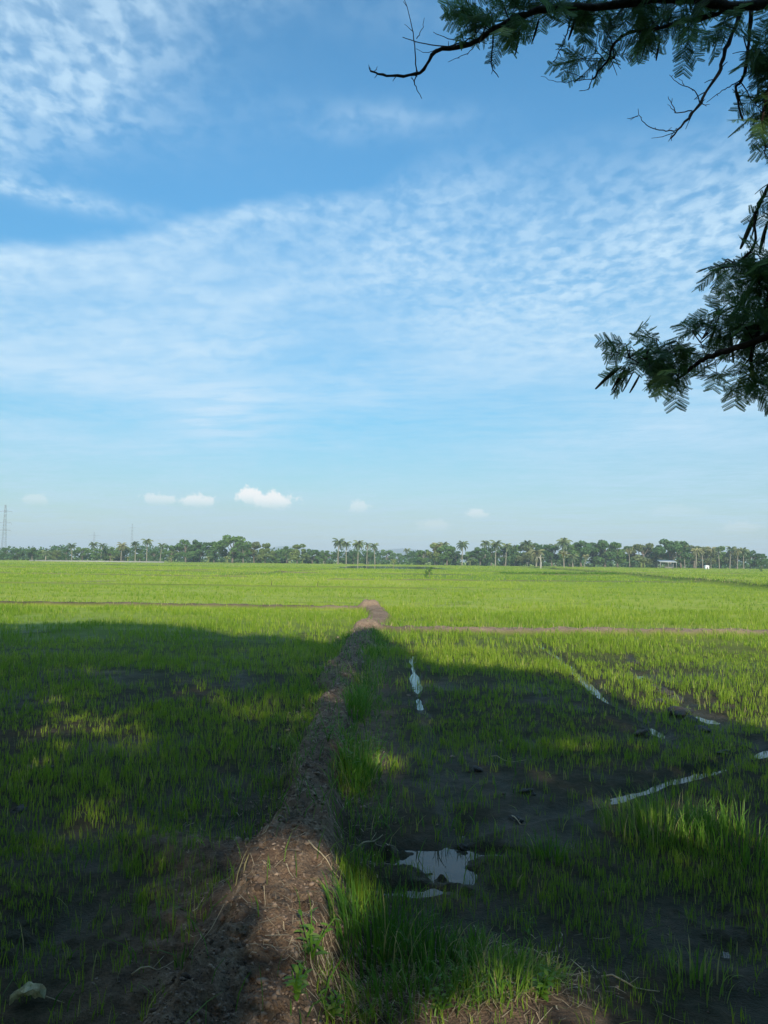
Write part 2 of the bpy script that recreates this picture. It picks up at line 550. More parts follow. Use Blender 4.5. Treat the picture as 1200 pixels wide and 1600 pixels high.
M_rice = leaf_mat("rice_leaf", [(0, (.075, .17, .020)), (.45, (.20, .31, .025)), (.8, (.36, .425, .05)), (1, (.46, .42, .16))], .38, .5, .25)
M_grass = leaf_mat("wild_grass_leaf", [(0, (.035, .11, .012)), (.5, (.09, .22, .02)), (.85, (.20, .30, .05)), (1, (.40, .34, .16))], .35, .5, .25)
M_feather = leaf_mat("feathery_leaf", [(0, (.045, .10, .035)), (.6, (.095, .19, .055)), (1, (.17, .29, .07))], .42, .5, .3)
M_pod = leaf_mat("pod_skin", [(0, (.03, .035, .015)), (1, (.06, .06, .025))], .05, .5, .3)
M_crown = {
    'dark': leaf_mat("foliage_dark", [(0, (.030, .07, .022)), (.5, (.055, .12, .034)), (1, (.10, .19, .05))], .15, .6, .2, .35),
    'mid': leaf_mat("foliage_mid", [(0, (.05, .11, .026)), (.5, (.10, .19, .045)), (1, (.17, .27, .07))], .2, .6, .2, .35),
    'light': leaf_mat("foliage_light", [(0, (.08, .12, .035)), (.5, (.15, .21, .055)), (1, (.24, .29, .09))], .2, .6, .2, .3),
    'brown': leaf_mat("foliage_brown", [(0, (.06, .085, .03)), (.5, (.11, .14, .05)), (1, (.18, .22, .07))], .15, .6, .2, .3),
    'palm': leaf_mat("palm_leaf", [(0, (.045, .075, .03)), (.5, (.08, .125, .045)), (1, (.19, .22, .08))], .15, .45, .35, .4),
    'banana': leaf_mat("banana_leaf", [(0, (.14, .19, .05)), (.5, (.24, .29, .08)), (1, (.36, .36, .14))], .3, .5, .3, .3),
    'straw': leaf_mat("dry_palm_leaf", [(0, (.10, .11, .045)), (.5, (.18, .18, .075)), (1, (.30, .28, .12))], .15, .6, .2, .3),
}


def bark_mat(name, c1, c2, scale=9, rings=False):
    m, n, l, b = new_mat(name)
    o_ = X.nt.nodes.new('ShaderNodeTexCoord').outputs['Object']
    f = noise(o_, scale, 5, .65)
    l.new(ramp(f, [(.3, c1), (.7, c2)]), b.inputs['Base Color'])
    b.inputs['Roughness'].default_value = .85; b.inputs['Specular IOR Level'].default_value = .2
    l.new(bump(f, .01), b.inputs['Normal'])
    return m


M_bark = bark_mat("bark_dark", (.028, .022, .018), (.07, .055, .045), 30)
M_palmtrunk = bark_mat("palm_trunk_bark", (.17, .15, .12), (.34, .30, .24), 4)
M_trunk = bark_mat("tree_trunk_bark", (.10, .085, .065), (.24, .20, .16), 4)
M_palegrey = bark_mat("pale_dead_wood", (.25, .23, .20), (.45, .42, .36), 4)


def flat_mat(name, c, rough=.7, metal=0.0, var=.12, scale=3):
    m, n, l, b = new_mat(name)
    f = noise(X.nt.nodes.new('ShaderNodeTexCoord').outputs['Object'], scale, 4, .6)
    l.new(ramp(f, [(.2, tuple(v * (1 - var) for v in c)), (.8, tuple(min(1, v * (1 + var)) for v in c))]), b.inputs['Base Color'])
    b.inputs['Roughness'].default_value = rough; b.inputs['Metallic'].default_value = metal
    return m


# --- field ground
M_ground, n_, l_, b_ = new_mat("field_ground")
p_ = pos()
soil, green, wet, far, red = attr('soil'), attr('green'), attr('wet'), attr('par'), attr('red')
n1 = noise(p_, 3.0, 6, .65); n2 = noise(p_, 22.0, 5, .7); n3 = noise(p_, 90.0, 3, .6)
mud = ramp(n1 * .5 + n2 * .5, [(.32, (.016, .018, .009)), (.46, (.036, .034, .017)), (.56, (.060, .047, .028)), (.70, (.105, .080, .052))])
dry = ramp(n1 * .4 + n2 * .4 + n3 * .2, [(.33, (.05, .035, .026)), (.44, (.12, .08, .058)), (.53, (.20, .136, .090)), (.64, (.34, .25, .18))])
straw = ramp(n2 * .6 + n1 * .4, [(.3, (.20, .13, .085)), (.6, (.36, .25, .17)), (.8, (.48, .38, .24))])
mp = X.nt.nodes.new('ShaderNodeMapping'); mp.inputs['Scale'].default_value = (.12, .5, 1); l_.new(p_, mp.inputs[0])
mp2 = X.nt.nodes.new('ShaderNodeMapping'); mp2.inputs['Scale'].default_value = (.6, 1.6, 1); l_.new(p_, mp2.inputs[0])
g1 = noise(mp.outputs[0], .35, 6, .65); g2 = noise(mp2.outputs[0], 1.0, 5, .7)
grn = ramp(g1 * .35 + g2 * .25 + far * .4, [(.28, (.10, .17, .026)), (.42, (.19, .285, .034)), (.55, (.31, .37, .043)), (.70, (.43, .44, .085))])
c = mixc(soil, mud, dry)
c = mixc(red, c, straw)
gm = clamp01(green * (0.82 + n1 * .3))
c = mixc(gm, c, grn)
dk = attr('weedy')
c = mixc(dk, c, ramp(n1, [(.3, (.028, .045, .018)), (.7, (.055, .08, .025))]))
l_.new(c, b_.inputs['Base Color'])
rg = X.m('SUBTRACT', .95, wet * .38)
l_.new(rg.s, b_.inputs['Roughness'])
b_.inputs['Specular IOR Level'].default_value = .13
n4 = noise(p_, 45.0, 4, .7)
l_.new(bump(n2 * .6 + n3 * .4 + n4 * .5, .022, 1.0), b_.inputs['Normal'])

M_water, n_, l_, b_ = new_mat("paddy_water")
b_.inputs['Base Color'].default_value = (.035, .034, .026, 1)
b_.inputs['Roughness'].default_value = .04
b_.inputs['IOR'].default_value = 1.33
b_.inputs['Specular IOR Level'].default_value = .42
l_.new(bump(noise(pos(), 14, 3, .5), .002, .4), b_.inputs['Normal'])

# ------------------------------------------------------------------ ground
def axis(segs):
    out = [segs[0][0]]
    for a, b, s0, s1 in segs:
        x, n = a, 0
        while True:
            t = (x - a) / (b - a); st = s0 + (s1 - s0) * t
            x += st
            if x >= b - st * .4: break
            out.append(x)
        out.append(b)
    return np.array(out)


ys = axis([(-3400, -200, 500, 150), (-200, -12, 20, 2), (-12, 1.6, .6, .08), (1.6, 5.5, .018, .025), (5.5, 12, .025, .05), (12, 26.5, .05, .10), (26.5, 60, .2, .7), (60, 260, 1.0, 4), (260, 3400, 8, 400)])
xp = axis([(0, 2.4, .018, .022), (2.4, 7, .022, .06), (7, 16, .06, .3), (16, 60, .4, 1.2), (60, 300, 3, 12), (300, 3400, 30, 500)])
xs = np.concatenate([-xp[:0:-1], xp])
GX, GY = np.meshgrid(xs, ys)
H, mk, (w1, w2, w3, foot, pud), pond = terrain(GX, GY, True)
nx, ny = len(xs), len(ys)
print("ground grid", nx, ny)
idx = np.arange(nx * ny).reshape(ny, nx)
F = np.stack([idx[:-1, :-1], idx[:-1, 1:], idx[1:, 1:], idx[1:, :-1]], -1).reshape(-1, 4)
RR = np.hypot(GX, GY)
darksoil = np.exp(-(((GX + .82) / .30) ** 2 + ((GY - 3.3) / .75) ** 2) * .9) + .8 * np.exp(-((GX + .1) / .22) ** 2) * sst(4.5, 6, GY) * (1 - sst(15, 17, GY))
soilm = np.clip(mk['dike'] * 1.0 + .85 * darksoil + mk['nj'] * .9 + 1.1 * np.exp(-(((GX - .43) / .42) ** 2 + ((GY - 2.75) / .28) ** 2)), 0, 1)
redm = np.clip(mk['cl'] * (.55 + .5 * fbm(GX, GY, 1.3, 3, 41)) + mk['cr'] * (.75 + .5 * fbm(GX, GY, 1.6, 3, 42)) + mk['ct'] * (.3 + .7 * fbm(GX, GY, 4, 3, 43))
               + soilm * sst(15.6, 17.5, GY) * (.5 + .4 * fbm(GX, GY, .8, 3, 44)), 0, .95)
bp = sst(.33, .52, fbm(GX, GY * 1.4, 9, 4, 131, .6)) * sst(26, 40, RR) * (1 - sst(225, 250, GY))
fl2 = far_lines(GX, GY)
redm = np.clip(redm + .45 * bp + .6 * fl2, 0, .95)
redm = np.clip(redm + sst(232, 250, GY) * (1 - sst(262, 275, GY)) * sst(-140, -125, GX) * (1 - sst(-52, -45, GX)) * .8, 0, .95)
greenm = sst(9, 26, RR) * .95 * (1 - np.clip(mk['dike'] + mk['cl'] + mk['cr'] * 1.0, 0, 1)) * (1 - .45 * mk['ct'])
rutty = np.clip(w1 + w2 + w3 + foot + pud, 0, 1)
greenm = greenm * (1 - .5 * bp) * (1 - .7 * fl2)
greenm = greenm * (1 - rutty) * (1 - .5 * sst(.25, .6, fbm(GX, GY, 1.5, 4, 51)) * (1 - sst(20, 40, RR)))
wetm = np.clip(.35 + 2.5 * (0.01 - H) / .04, 0, 1) * (1 - soilm)
wetm = np.maximum(wetm, rutty)
parc = np.zeros_like(GX)
parc = .5 + .5 * fbm(GX, GY * 2.2, 60, 3, 61) + .16 * (GY > 44) * (GX < 2) + .2 * (GX > np.interp(GY, [49, 72, 101, 200], [24.6, 27, 32, 42])) - .55 * (fbm(GX, GY * 6, 60, 3, 64) > .28) * (GY > 30)
parc = np.clip(parc, 0, 1)
weedy = np.clip(mk['br'] * .8 + mk['bl'] * .5 + pond * 0, 0, 1) * sst(30, 45, GY)
me = mk_mesh("field", np.stack([GX, GY, H], -1).reshape(-1, 3), F,
             {'soil': soilm.ravel(), 'green': greenm.ravel(), 'wet': wetm.ravel(), 'par': parc.ravel(), 'red': redm.ravel(), 'weedy': weedy.ravel()}, True)
link("ground", me, M_ground, kind="structure")

me = mk_mesh("puddle_water", [(-14, 1.4, WATER_Z), (14, 1.4, WATER_Z), (14, 16.2, WATER_Z), (-14, 16.2, WATER_Z)], np.array([[0, 1, 2, 3]]))
link("puddle_water", me, M_water, kind="structure")
me = mk_mesh("pond_water", [(POND[0] - 3, POND[2] - 3, -.04), (POND[1] + 3, POND[2] - 3, -.04), (POND[1] + 3, POND[3] + 2, -.04), (POND[0] - 3, POND[3] + 2, -.04)], np.array([[0, 1, 2, 3]]))
link("pond_water", me, M_water, kind="structure")

# ------------------------------------------------------------------ blades
def blades(xy, hgt, wid, lean, tone, seg3=True, curl=.35, zoff=-.004):
    n = len(xy)
    x, y = xy[:, 0], xy[:, 1]
    z = terrain(x, y) + zoff
    th = RNG.uniform(0, 2 * math.pi, n)                       # facing
    la = RNG.uniform(0, 2 * math.pi, n)
    lx, ly = np.cos(la) * lean, np.sin(la) * lean
    wx, wy = np.cos(th) * wid / 2, np.sin(th) * wid / 2
    o = np.stack([x, y, z], -1)
    if not seg3:
        v = np.zeros((n, 3, 3))
        v[:, 0] = o + np.stack([-wx, -wy, wx * 0], -1); v[:, 1] = o + np.stack([wx, wy, wx * 0], -1)
        v[:, 2] = o + np.stack([lx * hgt, ly * hgt, hgt], -1)
        f = np.arange(n * 3).reshape(n, 3)
        return v.reshape(-1, 3), [f], np.repeat(tone, 3)
    v = np.zeros((n, 7, 3))
    for k, (t, wf) in enumerate([(0, .7), (.4, 1.0), (.75, .7)]):
        bend = t ** 1.8
        cpt = o + np.stack([lx * hgt * bend, ly * hgt * bend, hgt * t * (1 - curl * lean * t)], -1)
        d = np.stack([wx * wf, wy * wf, wx * 0], -1)
        v[:, 2 * k] = cpt - d; v[:, 2 * k + 1] = cpt + d
    v[:, 6] = o + np.stack([lx * hgt, ly * hgt, hgt * (1 - curl * lean)], -1)
    b = (np.arange(n) * 7)[:, None]
    q = np.concatenate([b + np.array([[0, 1, 3, 2]]), b + np.array([[2, 3, 5, 4]])])
    tr = b + np.array([[4, 5, 6]])
    return v.reshape(-1, 3), [q, tr], np.repeat(tone, 7)


def merge(parts):
    V_, Q, T3, tn, n = [], [], [], [], 0
    for v, fl, t in parts:
        for f in fl: (Q if f.shape[1] == 4 else T3).append(f + n)
        V_.append(v); tn.append(t); n += len(v)
    return np.concatenate(V_), [np.concatenate(a) for a in (Q, T3) if a], np.concatenate(tn)


def brown_patch(x, y):
    r = np.hypot(x, y)
    q = fbm(x, y * 1.4, 9, 4, 131, .6)
    return sst(.33, .52, q) * sst(26, 40, r) * (1 - sst(225, 250, y))


def veg_density(x, y):
    m = masks(x, y); w1, w2, w3, foot, pud, n = ruts(x, y)
    d = 1 - np.clip(m['dike'] * 1.25 + m['nj'] * 1.2 + m['cl'] * 1.15 + m['cr'] * 1.15 + m['ct'] * .6, 0, 1)
    d = d * (1 - .88 * np.clip((w1 + w2 + w3) * .72 + foot * 1.3 + pud * 1.1, 0, 1))
    patch = fbm(x, y, 1.3, 4, 51); patch2 = fbm(x, y, .45, 3, 52)
    d = d * np.clip(.66 + 1.0 * patch + .6 * patch2, .06, 1.2)
    d = d * (1 - .85 * brown_patch(x, y)) * (1 - .9 * far_lines(x, y))
    # bare muddy ground right of the dike close to the camera
    bare = sst(-.1, .3, x) * (1 - sst(1.15, 1.7, x)) * (1 - sst(5.0, 6.5, y))
    d = d * (1 - .62 * bare)
    rt = sst(.1, .5, x) * (1 - sst(9, 13, y)); d = d * (1 - rt * .42 * sst(-.25, .25, fbm(x, y, .8, 4, 57)))
    side = np.exp(-((x - .0) / .35) ** 2) * (1 - sst(12, 15, y)) * sst(3.5, 5, y)
    d = d * (1 - .6 * side)
    d = d * (1 - .8 * np.clip(np.exp(-(((x + .82) / .30) ** 2 + ((y - 3.3) / .75) ** 2) * .9), 0, 1))
    corner = (1 - sst(3.4, 4.2, y)) * sst(.95, 1.3, x)
    d = d * (1 - .45 * corner)
    return d


parts = []
for (y0, y1, dens, nb, wid, hh, s3, margin) in [
        (1.9, 4.5, 1450, 4, .0032, .09, True, 1.2), (4.5, 8, 440, 4, .0042, .105, True, 1.5), (8, 14, 250, 4, .0056, .13, True, 2.0),
        (14, 26, 95, 4, .009, .165, True, 3), (26, 60, 16, 3, .026, .17, False, 6), (60, 145, 3.6, 2, .075, .2, False, 12), (145, 300, .8, 2, .16, .20, False, 22)]:
    hw = .52 * y1 + margin
    n = int(dens * (y1 - y0) * 2 * hw)
    x = RNG.uniform(-hw, hw, n); y = RNG.uniform(y0, y1, n)
    keep = (np.abs(x) < .52 * y + margin)
    x, y = x[keep], y[keep]
    d = veg_density(x, y)
    if y0 >= 60:
        inp = (x > POND[0] - 1) & (x < POND[1] + 1) & (y > POND[2] - 2) & (y < POND[3])
        mb = masks(x, y); d = np.where(inp, 0, .7 + .3 * d); d = d * (1 - .8 * mb['br'] - .5 * mb['bl'])
        pl = (y > 232) & (y < 270) & (x > -135) & (x < -48); d = np.where(pl, 0.05, d)
    keep = RNG.uniform(0, 1, len(x)) < d
    x, y = x[keep], y[keep]
    # rows left by sowing
    xx = np.repeat(x, nb) + RNG.normal(0, .012 + wid, len(x) * nb)
    yy = np.repeat(y, nb) + RNG.normal(0, .012 + wid, len(x) * nb)
    m_ = len(xx)
    hs = .75 + .45 * (fbm(xx, yy, 2.0, 3, 71)) + np.repeat(RNG.normal(0, .12, len(x)), nb)
    hgt = hh * np.clip(hs, .35, 1.5) * RNG.uniform(.6, 1.25, m_)
    hgt = hgt * np.where((xx > 0) & (yy < 9), .78, 1.0)
    tn = np.clip(.47 + .22 * fbm(xx, yy, 1.8, 3, 72) + .12 * fbm(xx, yy, 18, 3, 73) + RNG.normal(0, .12, m_) + .06 * (x.size and sst(14, 40, yy)), 0, .93)
    tn = np.where(RNG.uniform(0, 1, m_) < .04, RNG.uniform(.9, 1, m_), tn)
    parts.append(blades(np.stack([xx, yy], -1), hgt, wid * RNG.uniform(.7, 1.3, m_), np.abs(RNG.normal(.16, .16, m_)), tn, s3))
v, f, t = merge(parts)
print("rice verts", len(v))
link("rice_seedlings", mk_mesh("rice_seedlings", v, f, {'tone': t}), M_rice, kind="stuff", label="bright green rice seedlings standing in the flooded field", category="rice")

# bund and dike weeds: short rough grass
parts = []
n = 60000
x = RNG.uniform(-1.6, 1.2, n); y = RNG.uniform(2.0, 16.5, n)
side = np.exp(-((x - np.interp(y, DIKE_Y, DIKE_X) - .36) / .17) ** 2) * (.25 + .75 * sst(4.6, 5.6, y)) * np.clip(.7 + 1.3 * fbm(x, y, .5, 3, 81), 0, 1.4)
side += .5 * np.exp(-((x - np.interp(y, DIKE_Y, DIKE_X) + .30) / .12) ** 2) * sst(4.2, 6, y) * np.clip(.3 + 1.3 * fbm(x, y, .7, 3, 83), 0, 1.2)
side += .035 + .30 * np.exp(-((x + .55) / .5) ** 2) * sst(.1, .45, fbm(x, y, .3, 3, 82))
keep = RNG.uniform(0, 1, n) < side * .5
x, y = x[keep], y[keep]; m_ = len(x)
parts.append(blades(np.stack([x, y], -1), RNG.uniform(.05, .2, m_), RNG.uniform(.003, .006, m_) * (1 + .06 * y), np.abs(RNG.normal(.5, .3, m_)), np.clip(RNG.normal(.5, .25, m_), 0, 1), True))
for line, w, n, hh, ww in [(BUND_R, .55, 7000, .16, .06), (BUND_L, .5, 1800, .12, .08), (BUND_R2, .8, 1200, .25, .08), (CROSS_R, .35, 2500, .12, .02), (CROSS_L, .35, 1500, .10, .02)]:
    line = np.array(line); seg = RNG.integers(0, len(line) - 1, n)
    L = np.hypot(*(line[1:] - line[:-1]).T); seg = RNG.choice(len(L), n, p=L / L.sum())
    tt = RNG.uniform(0, 1, n)[:, None]
    p2 = line[seg] * (1 - tt) + line[seg + 1] * tt + RNG.normal(0, w * .5, (n, 2))
    k = np.abs(p2[:, 0]) < .55 * p2[:, 1] + 4; p2 = p2[k]; m_ = len(p2)
    parts.append(blades(p2, hh * RNG.uniform(.4, 1.3, m_), ww * RNG.uniform(.6, 1.4, m_), np.abs(RNG.normal(.3, .2, m_)), np.clip(RNG.normal(.35 if hh > .2 else .8, .2, m_), 0, 1), False))
v, f, t = merge(parts)
link("dike_grass", mk_mesh("dike_grass", v, f, {'tone': t}), M_grass, kind="stuff", label="short rough grass growing on the earth dikes", category="grass")


# long grass clump: arching strips
def long_blades(mb, cx, cy_, rx, ry, n, h0, h1, w=.006, tone=.45, spread=.5, outward=True):
    for _ in range(n):
        a = random.uniform(0, 2 * math.pi); r = math.sqrt(random.random())
        bx, by = cx + rx * r * math.cos(a), cy_ + ry * r * math.sin(a)
        bz = float(terrain(np.array([bx]), np.array([by]))[0]) - .005
        L = random.uniform(h0, h1) * (1 - .3 * r)
        dir_ = a + random.gauss(0, .7) if outward else random.uniform(0, 6.28)
        lean = abs(random.gauss(spread * (.4 + .8 * r), .25))
        K = 6; pts = []; px_, pz_ = 0, 0
        ang = math.pi / 2 - lean * .25
        for k in range(K + 1):
            pts.append((px_, pz_)); ang -= lean * 2.2 / K * (k / K) * 1.6
            px_ += L / K * math.cos(ang); pz_ += L / K * math.sin(ang)
        V_ = []; wx, wy = -math.sin(dir_), math.cos(dir_)
        tw = random.uniform(-.8, .8); ww = w * random.uniform(.6, 1.3)
        for k, (d_, z_) in enumerate(pts[:-1]):
            hw = ww / 2 * (1 - (k / K) ** 2 * .75) * (.7 if k == 0 else 1)
            c_ = (bx + d_ * math.cos(dir_), by + d_ * math.sin(dir_), max(bz + z_, bz + .004))
            ca, sa = math.cos(tw), math.sin(tw)
            ox, oy = wx * ca + math.cos(dir_) * sa, wy * ca + math.sin(dir_) * sa
            V_ += [(c_[0] - ox * hw, c_[1] - oy * hw, c_[2]), (c_[0] + ox * hw, c_[1] + oy * hw, c_[2])]
        tip = pts[-1]; V_.append((bx + tip[0] * math.cos(dir_), by + tip[0] * math.sin(dir_), max(bz + tip[1], bz + .004)))
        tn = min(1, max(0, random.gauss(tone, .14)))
        if random.random() < .06: tn = .97
        base = mb.n
        mb.add(V_, [(2 * k, 2 * k + 1, 2 * k + 3, 2 * k + 2) for k in range(K - 1)], tn)
        mb.f[3].append(np.array([(base + 2 * (K - 1), base + 2 * (K - 1) + 1, base + 2 * K)]))


def grass_thing(label, px, py, rx, ry, n, h0, h1, **kw):
    c_ = P(px, py)
    mb = MB(); long_blades(mb, c_[0], c_[1], rx, ry, n, h0, h1, **kw)
    for sx, sy, sn in kw.get('sub', []): pass
    me = mb.mesh("grass_clump")
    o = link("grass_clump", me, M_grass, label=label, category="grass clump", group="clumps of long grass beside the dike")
    z0 = float(terrain(np.array([c_[0]]), np.array([c_[1]]))[0])
    me.transform(Matrix.Translation((-c_[0], -c_[1], -z0))); o.location = (c_[0], c_[1], z0)
    return o


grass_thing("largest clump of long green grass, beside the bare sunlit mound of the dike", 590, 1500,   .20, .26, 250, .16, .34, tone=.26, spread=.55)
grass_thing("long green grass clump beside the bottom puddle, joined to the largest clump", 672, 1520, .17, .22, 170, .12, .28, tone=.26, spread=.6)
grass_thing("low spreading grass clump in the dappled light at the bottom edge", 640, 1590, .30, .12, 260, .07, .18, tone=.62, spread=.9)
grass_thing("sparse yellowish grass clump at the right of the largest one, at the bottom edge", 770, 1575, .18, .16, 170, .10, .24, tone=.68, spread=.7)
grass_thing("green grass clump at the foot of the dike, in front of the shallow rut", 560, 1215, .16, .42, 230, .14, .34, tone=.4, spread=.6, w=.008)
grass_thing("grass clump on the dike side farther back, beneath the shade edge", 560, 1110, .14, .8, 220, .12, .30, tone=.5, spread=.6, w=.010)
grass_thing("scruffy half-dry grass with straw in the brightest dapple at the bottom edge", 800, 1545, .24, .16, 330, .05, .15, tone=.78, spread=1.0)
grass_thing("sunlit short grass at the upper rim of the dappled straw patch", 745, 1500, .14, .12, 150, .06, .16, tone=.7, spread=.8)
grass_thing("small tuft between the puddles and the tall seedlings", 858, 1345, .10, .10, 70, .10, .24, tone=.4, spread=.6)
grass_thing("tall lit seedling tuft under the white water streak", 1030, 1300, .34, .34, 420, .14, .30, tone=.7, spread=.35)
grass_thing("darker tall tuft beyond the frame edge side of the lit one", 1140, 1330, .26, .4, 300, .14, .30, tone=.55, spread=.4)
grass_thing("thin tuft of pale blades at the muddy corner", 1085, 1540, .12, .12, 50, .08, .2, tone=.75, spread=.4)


# broad-leaved weeds
def weed_mesh(nst, h, nl, lw, ll, seed):
    random.seed(seed); lf = MB(); st = MB()
    for s_ in range(nst):
        a = random.uniform(0, 6.28); ln = random.uniform(.15, .6); hh = h * random.uniform(.6, 1.1)
        pts = [(math.cos(a) * ln * hh * t ** 1.3, math.sin(a) * ln * hh * t ** 1.3, hh * t) for t in np.linspace(0, 1, 6)]
        st.tube(pts, np.linspace(.004, .0016, 6), 5)
        for k in range(nl):
            t = (k + 1) / (nl + .3); i = min(4, int(t * 5)); p0 = np.array(pts[i]) + (np.array(pts[i + 1]) - np.array(pts[i])) * (t * 5 - i)
            b = a + k * 2.4 + random.uniform(-.5, .5); L = ll * random.uniform(.6, 1.1) * (1.15 - .5 * t); W = lw * L
            d = np.array([math.cos(b), math.sin(b), random.uniform(.1, .8)]); d /= np.linalg.norm(d)
            w_ = np.array([-math.sin(b), math.cos(b), random.uniform(-.3, .3)])
            q = [p0, p0 + d * L * .35 - w_ * W / 2, p0 + d * L * .35 + w_ * W / 2, p0 + d * L * .7 - w_ * W * .38 - (0, 0, L * .06), p0 + d * L * .7 + w_ * W * .38 - (0, 0, L * .06), p0 + d * L - (0, 0, L * .22)]
            base = lf.n; lf.add(q, [(1, 2, 4, 3)], random.gauss(.6, .15)); lf.f[3].append(np.array([(base, base + 2, base + 1), (base + 3, base + 4, base + 5)]))
    return st.mesh("weed_stem"), lf.mesh("weed_leaves")


weed_src = [weed_mesh(5, .16, 6, .33, .07, 1), weed_mesh(4, .34, 9, .16, .11, 2), weed_mesh(7, .10, 5, .4, .05, 3), weed_mesh(2, .42, 7, .10, .14, 4)]
for (px, py, k, s_, lb) in [
        (487, 1478, 0, 1.0, "bright broad-leaved weed where the sunlit mound meets the long grass"),
        (462, 1545, 2, 1.1, "low pale rosette weed under the sunlit mound, by the dry straw"),
        (520, 1590, 2, .9, "small spreading weed at the bottom edge below the bright weed"),
        (845, 1560, 2, 1.1, "small weed in the patch of dappled straw near the puddle corner"),
        (540, 1205, 1, 1.0, "feathery upright weed on the dike flank, with two bare stalks below"),
        (556, 1235, 3, .8, "thin upright weed stalk next to the feathery one"),
        (512, 1165, 1, .8, "leafy weed at the middle of the shaded dike path"),
        (590, 1180, 1, .8, "weed on the far side of the shaded dike flank"),
        (830, 1500, 3, .5, "single tall blade-like weed standing in the dark mud"),
        (690, 1583, 0, .7, "leafy weed in dappled light below the largest grass clump"),
        (603, 1292, 3, .55, "thin weed at the upper rim of the puddles")]:
    c_ = P(px, py, .05); z0 = float(terrain(c_[:1], c_[1:2])[0])
    c_ = P(px, py, max(z0, 0)); z0 = float(terrain(c_[:1], c_[1:2])[0])
    o = thing("weed_plant", lb, "weed", (c_[0], c_[1], z0 - .004), random.uniform(0, 6), "weeds growing along the dike")
    o.scale = (s_, s_, s_)
    link("stem", weed_src[k][0], M_grass, o); link("leaves", weed_src[k][1], M_grass, o)

# straw litter on the mud and dike
mb = MB(); random.seed(5)
for _ in range(2600):
    r_ = random.random()
    if r_ < .35: px, py = random.gauss(760, 90), random.gauss(1555, 35)
    elif r_ < .6: px, py = random.gauss(560, 60), random.gauss(1570, 30)
    elif r_ < .8: px, py = random.uniform(280, 620), random.uniform(1250, 1560)
    else: px, py = random.uniform(430, 560), random.uniform(1010, 1300)
    c_ = P(px, min(py, 1640)); L = random.uniform(.02, .11); a = random.uniform(0, 6.28); w = random.uniform(.0015, .0045)
    e = np.array([math.cos(a), math.sin(a)]) * L; q = [c_[:2], c_[:2] + e * .5 + np.random.default_rng(_).normal(0, .006, 2), c_[:2] + e]
    zs = [float(terrain(np.array([p[0]]), np.array([p[1]]))[0]) + random.uniform(.002, .02) for p in q]
    wv = np.array([-math.sin(a), math.cos(a), 0]) * w / 2
    pts = [np.array([p[0], p[1], z]) for p, z in zip(q, zs)]
    mb.add([pts[0] - wv, pts[0] + wv, pts[1] - wv, pts[1] + wv, pts[2] - wv * .5, pts[2] + wv * .5], [(0, 1, 3, 2), (2, 3, 5, 4)], random.uniform(.0, 1))
M_straw = leaf_mat("dry_straw", [(0, (.12, .08, .05)), (.5, (.26, .19, .12)), (1, (.48, .40, .27))], .1, .7, .2)
link("straw_litter", mb.mesh("straw_litter"), M_straw, kind="stuff", label="dry straw bits and leaf litter lying on the bare mud", category="straw")

# crumbs of earth broken off the dike
r = np.random.default_rng(31); n = 17000
y = 2.3 + 15 * r.uniform(0, 1, n) ** 2.2; x = np.interp(y, DIKE_Y, DIKE_X) + r.normal(0, .2, n)
k_ = r.uniform(0, 1, n) < .06; x[k_] += r.uniform(-.5, 1.6, k_.sum())
s_ = np.minimum(r.lognormal(-5.75, .6, n), .018) * (.75 + .06 * y)
z = terrain(x, y) + s_ * .2
base = np.array([[0, 0, 1], [.94, 0, .33], [.29, .89, .33], [-.76, .55, .33], [-.76, -.55, .33], [.29, -.89, .33], [.7, .5, -.5], [-.3, .9, -.5], [-.9, 0, -.5], [-.3, -.9, -.5], [.7, -.5, -.5]])
fc = [(0, 1, 2), (0, 2, 3), (0, 3, 4), (0, 4, 5), (0, 5, 1), (1, 6, 2), (2, 6, 7), (2, 7, 3), (3, 7, 8), (3, 8, 4), (4, 8, 9), (4, 9, 5), (5, 9, 10), (5, 10, 1), (1, 10, 6)]
W = base[None] * (1 + r.normal(0, .34, (n, 11, 1))) * s_[:, None, None] * np.array([1, 1, .75]) * r.uniform(.7, 1.4, (n, 1, 3)) + np.stack([x, y, z], -1)[:, None]
me = mk_mesh("soil_crumbs", W.reshape(-1, 3), (np.array(fc)[None] + (np.arange(n) * 11)[:, None, None]).reshape(-1, 3), {'tone': np.repeat(r.uniform(0, 1, n), 11)})
M_crumb = leaf_mat("earth_crumb", [(0, (.07, .05, .04)), (.6, (.18, .13, .10)), (1, (.32, .24, .18))], 0.0, .95, .1)
link("soil_crumbs", me, M_crumb, kind="stuff", label="loose crumbs of dry earth scattered over the dike", category="earth")

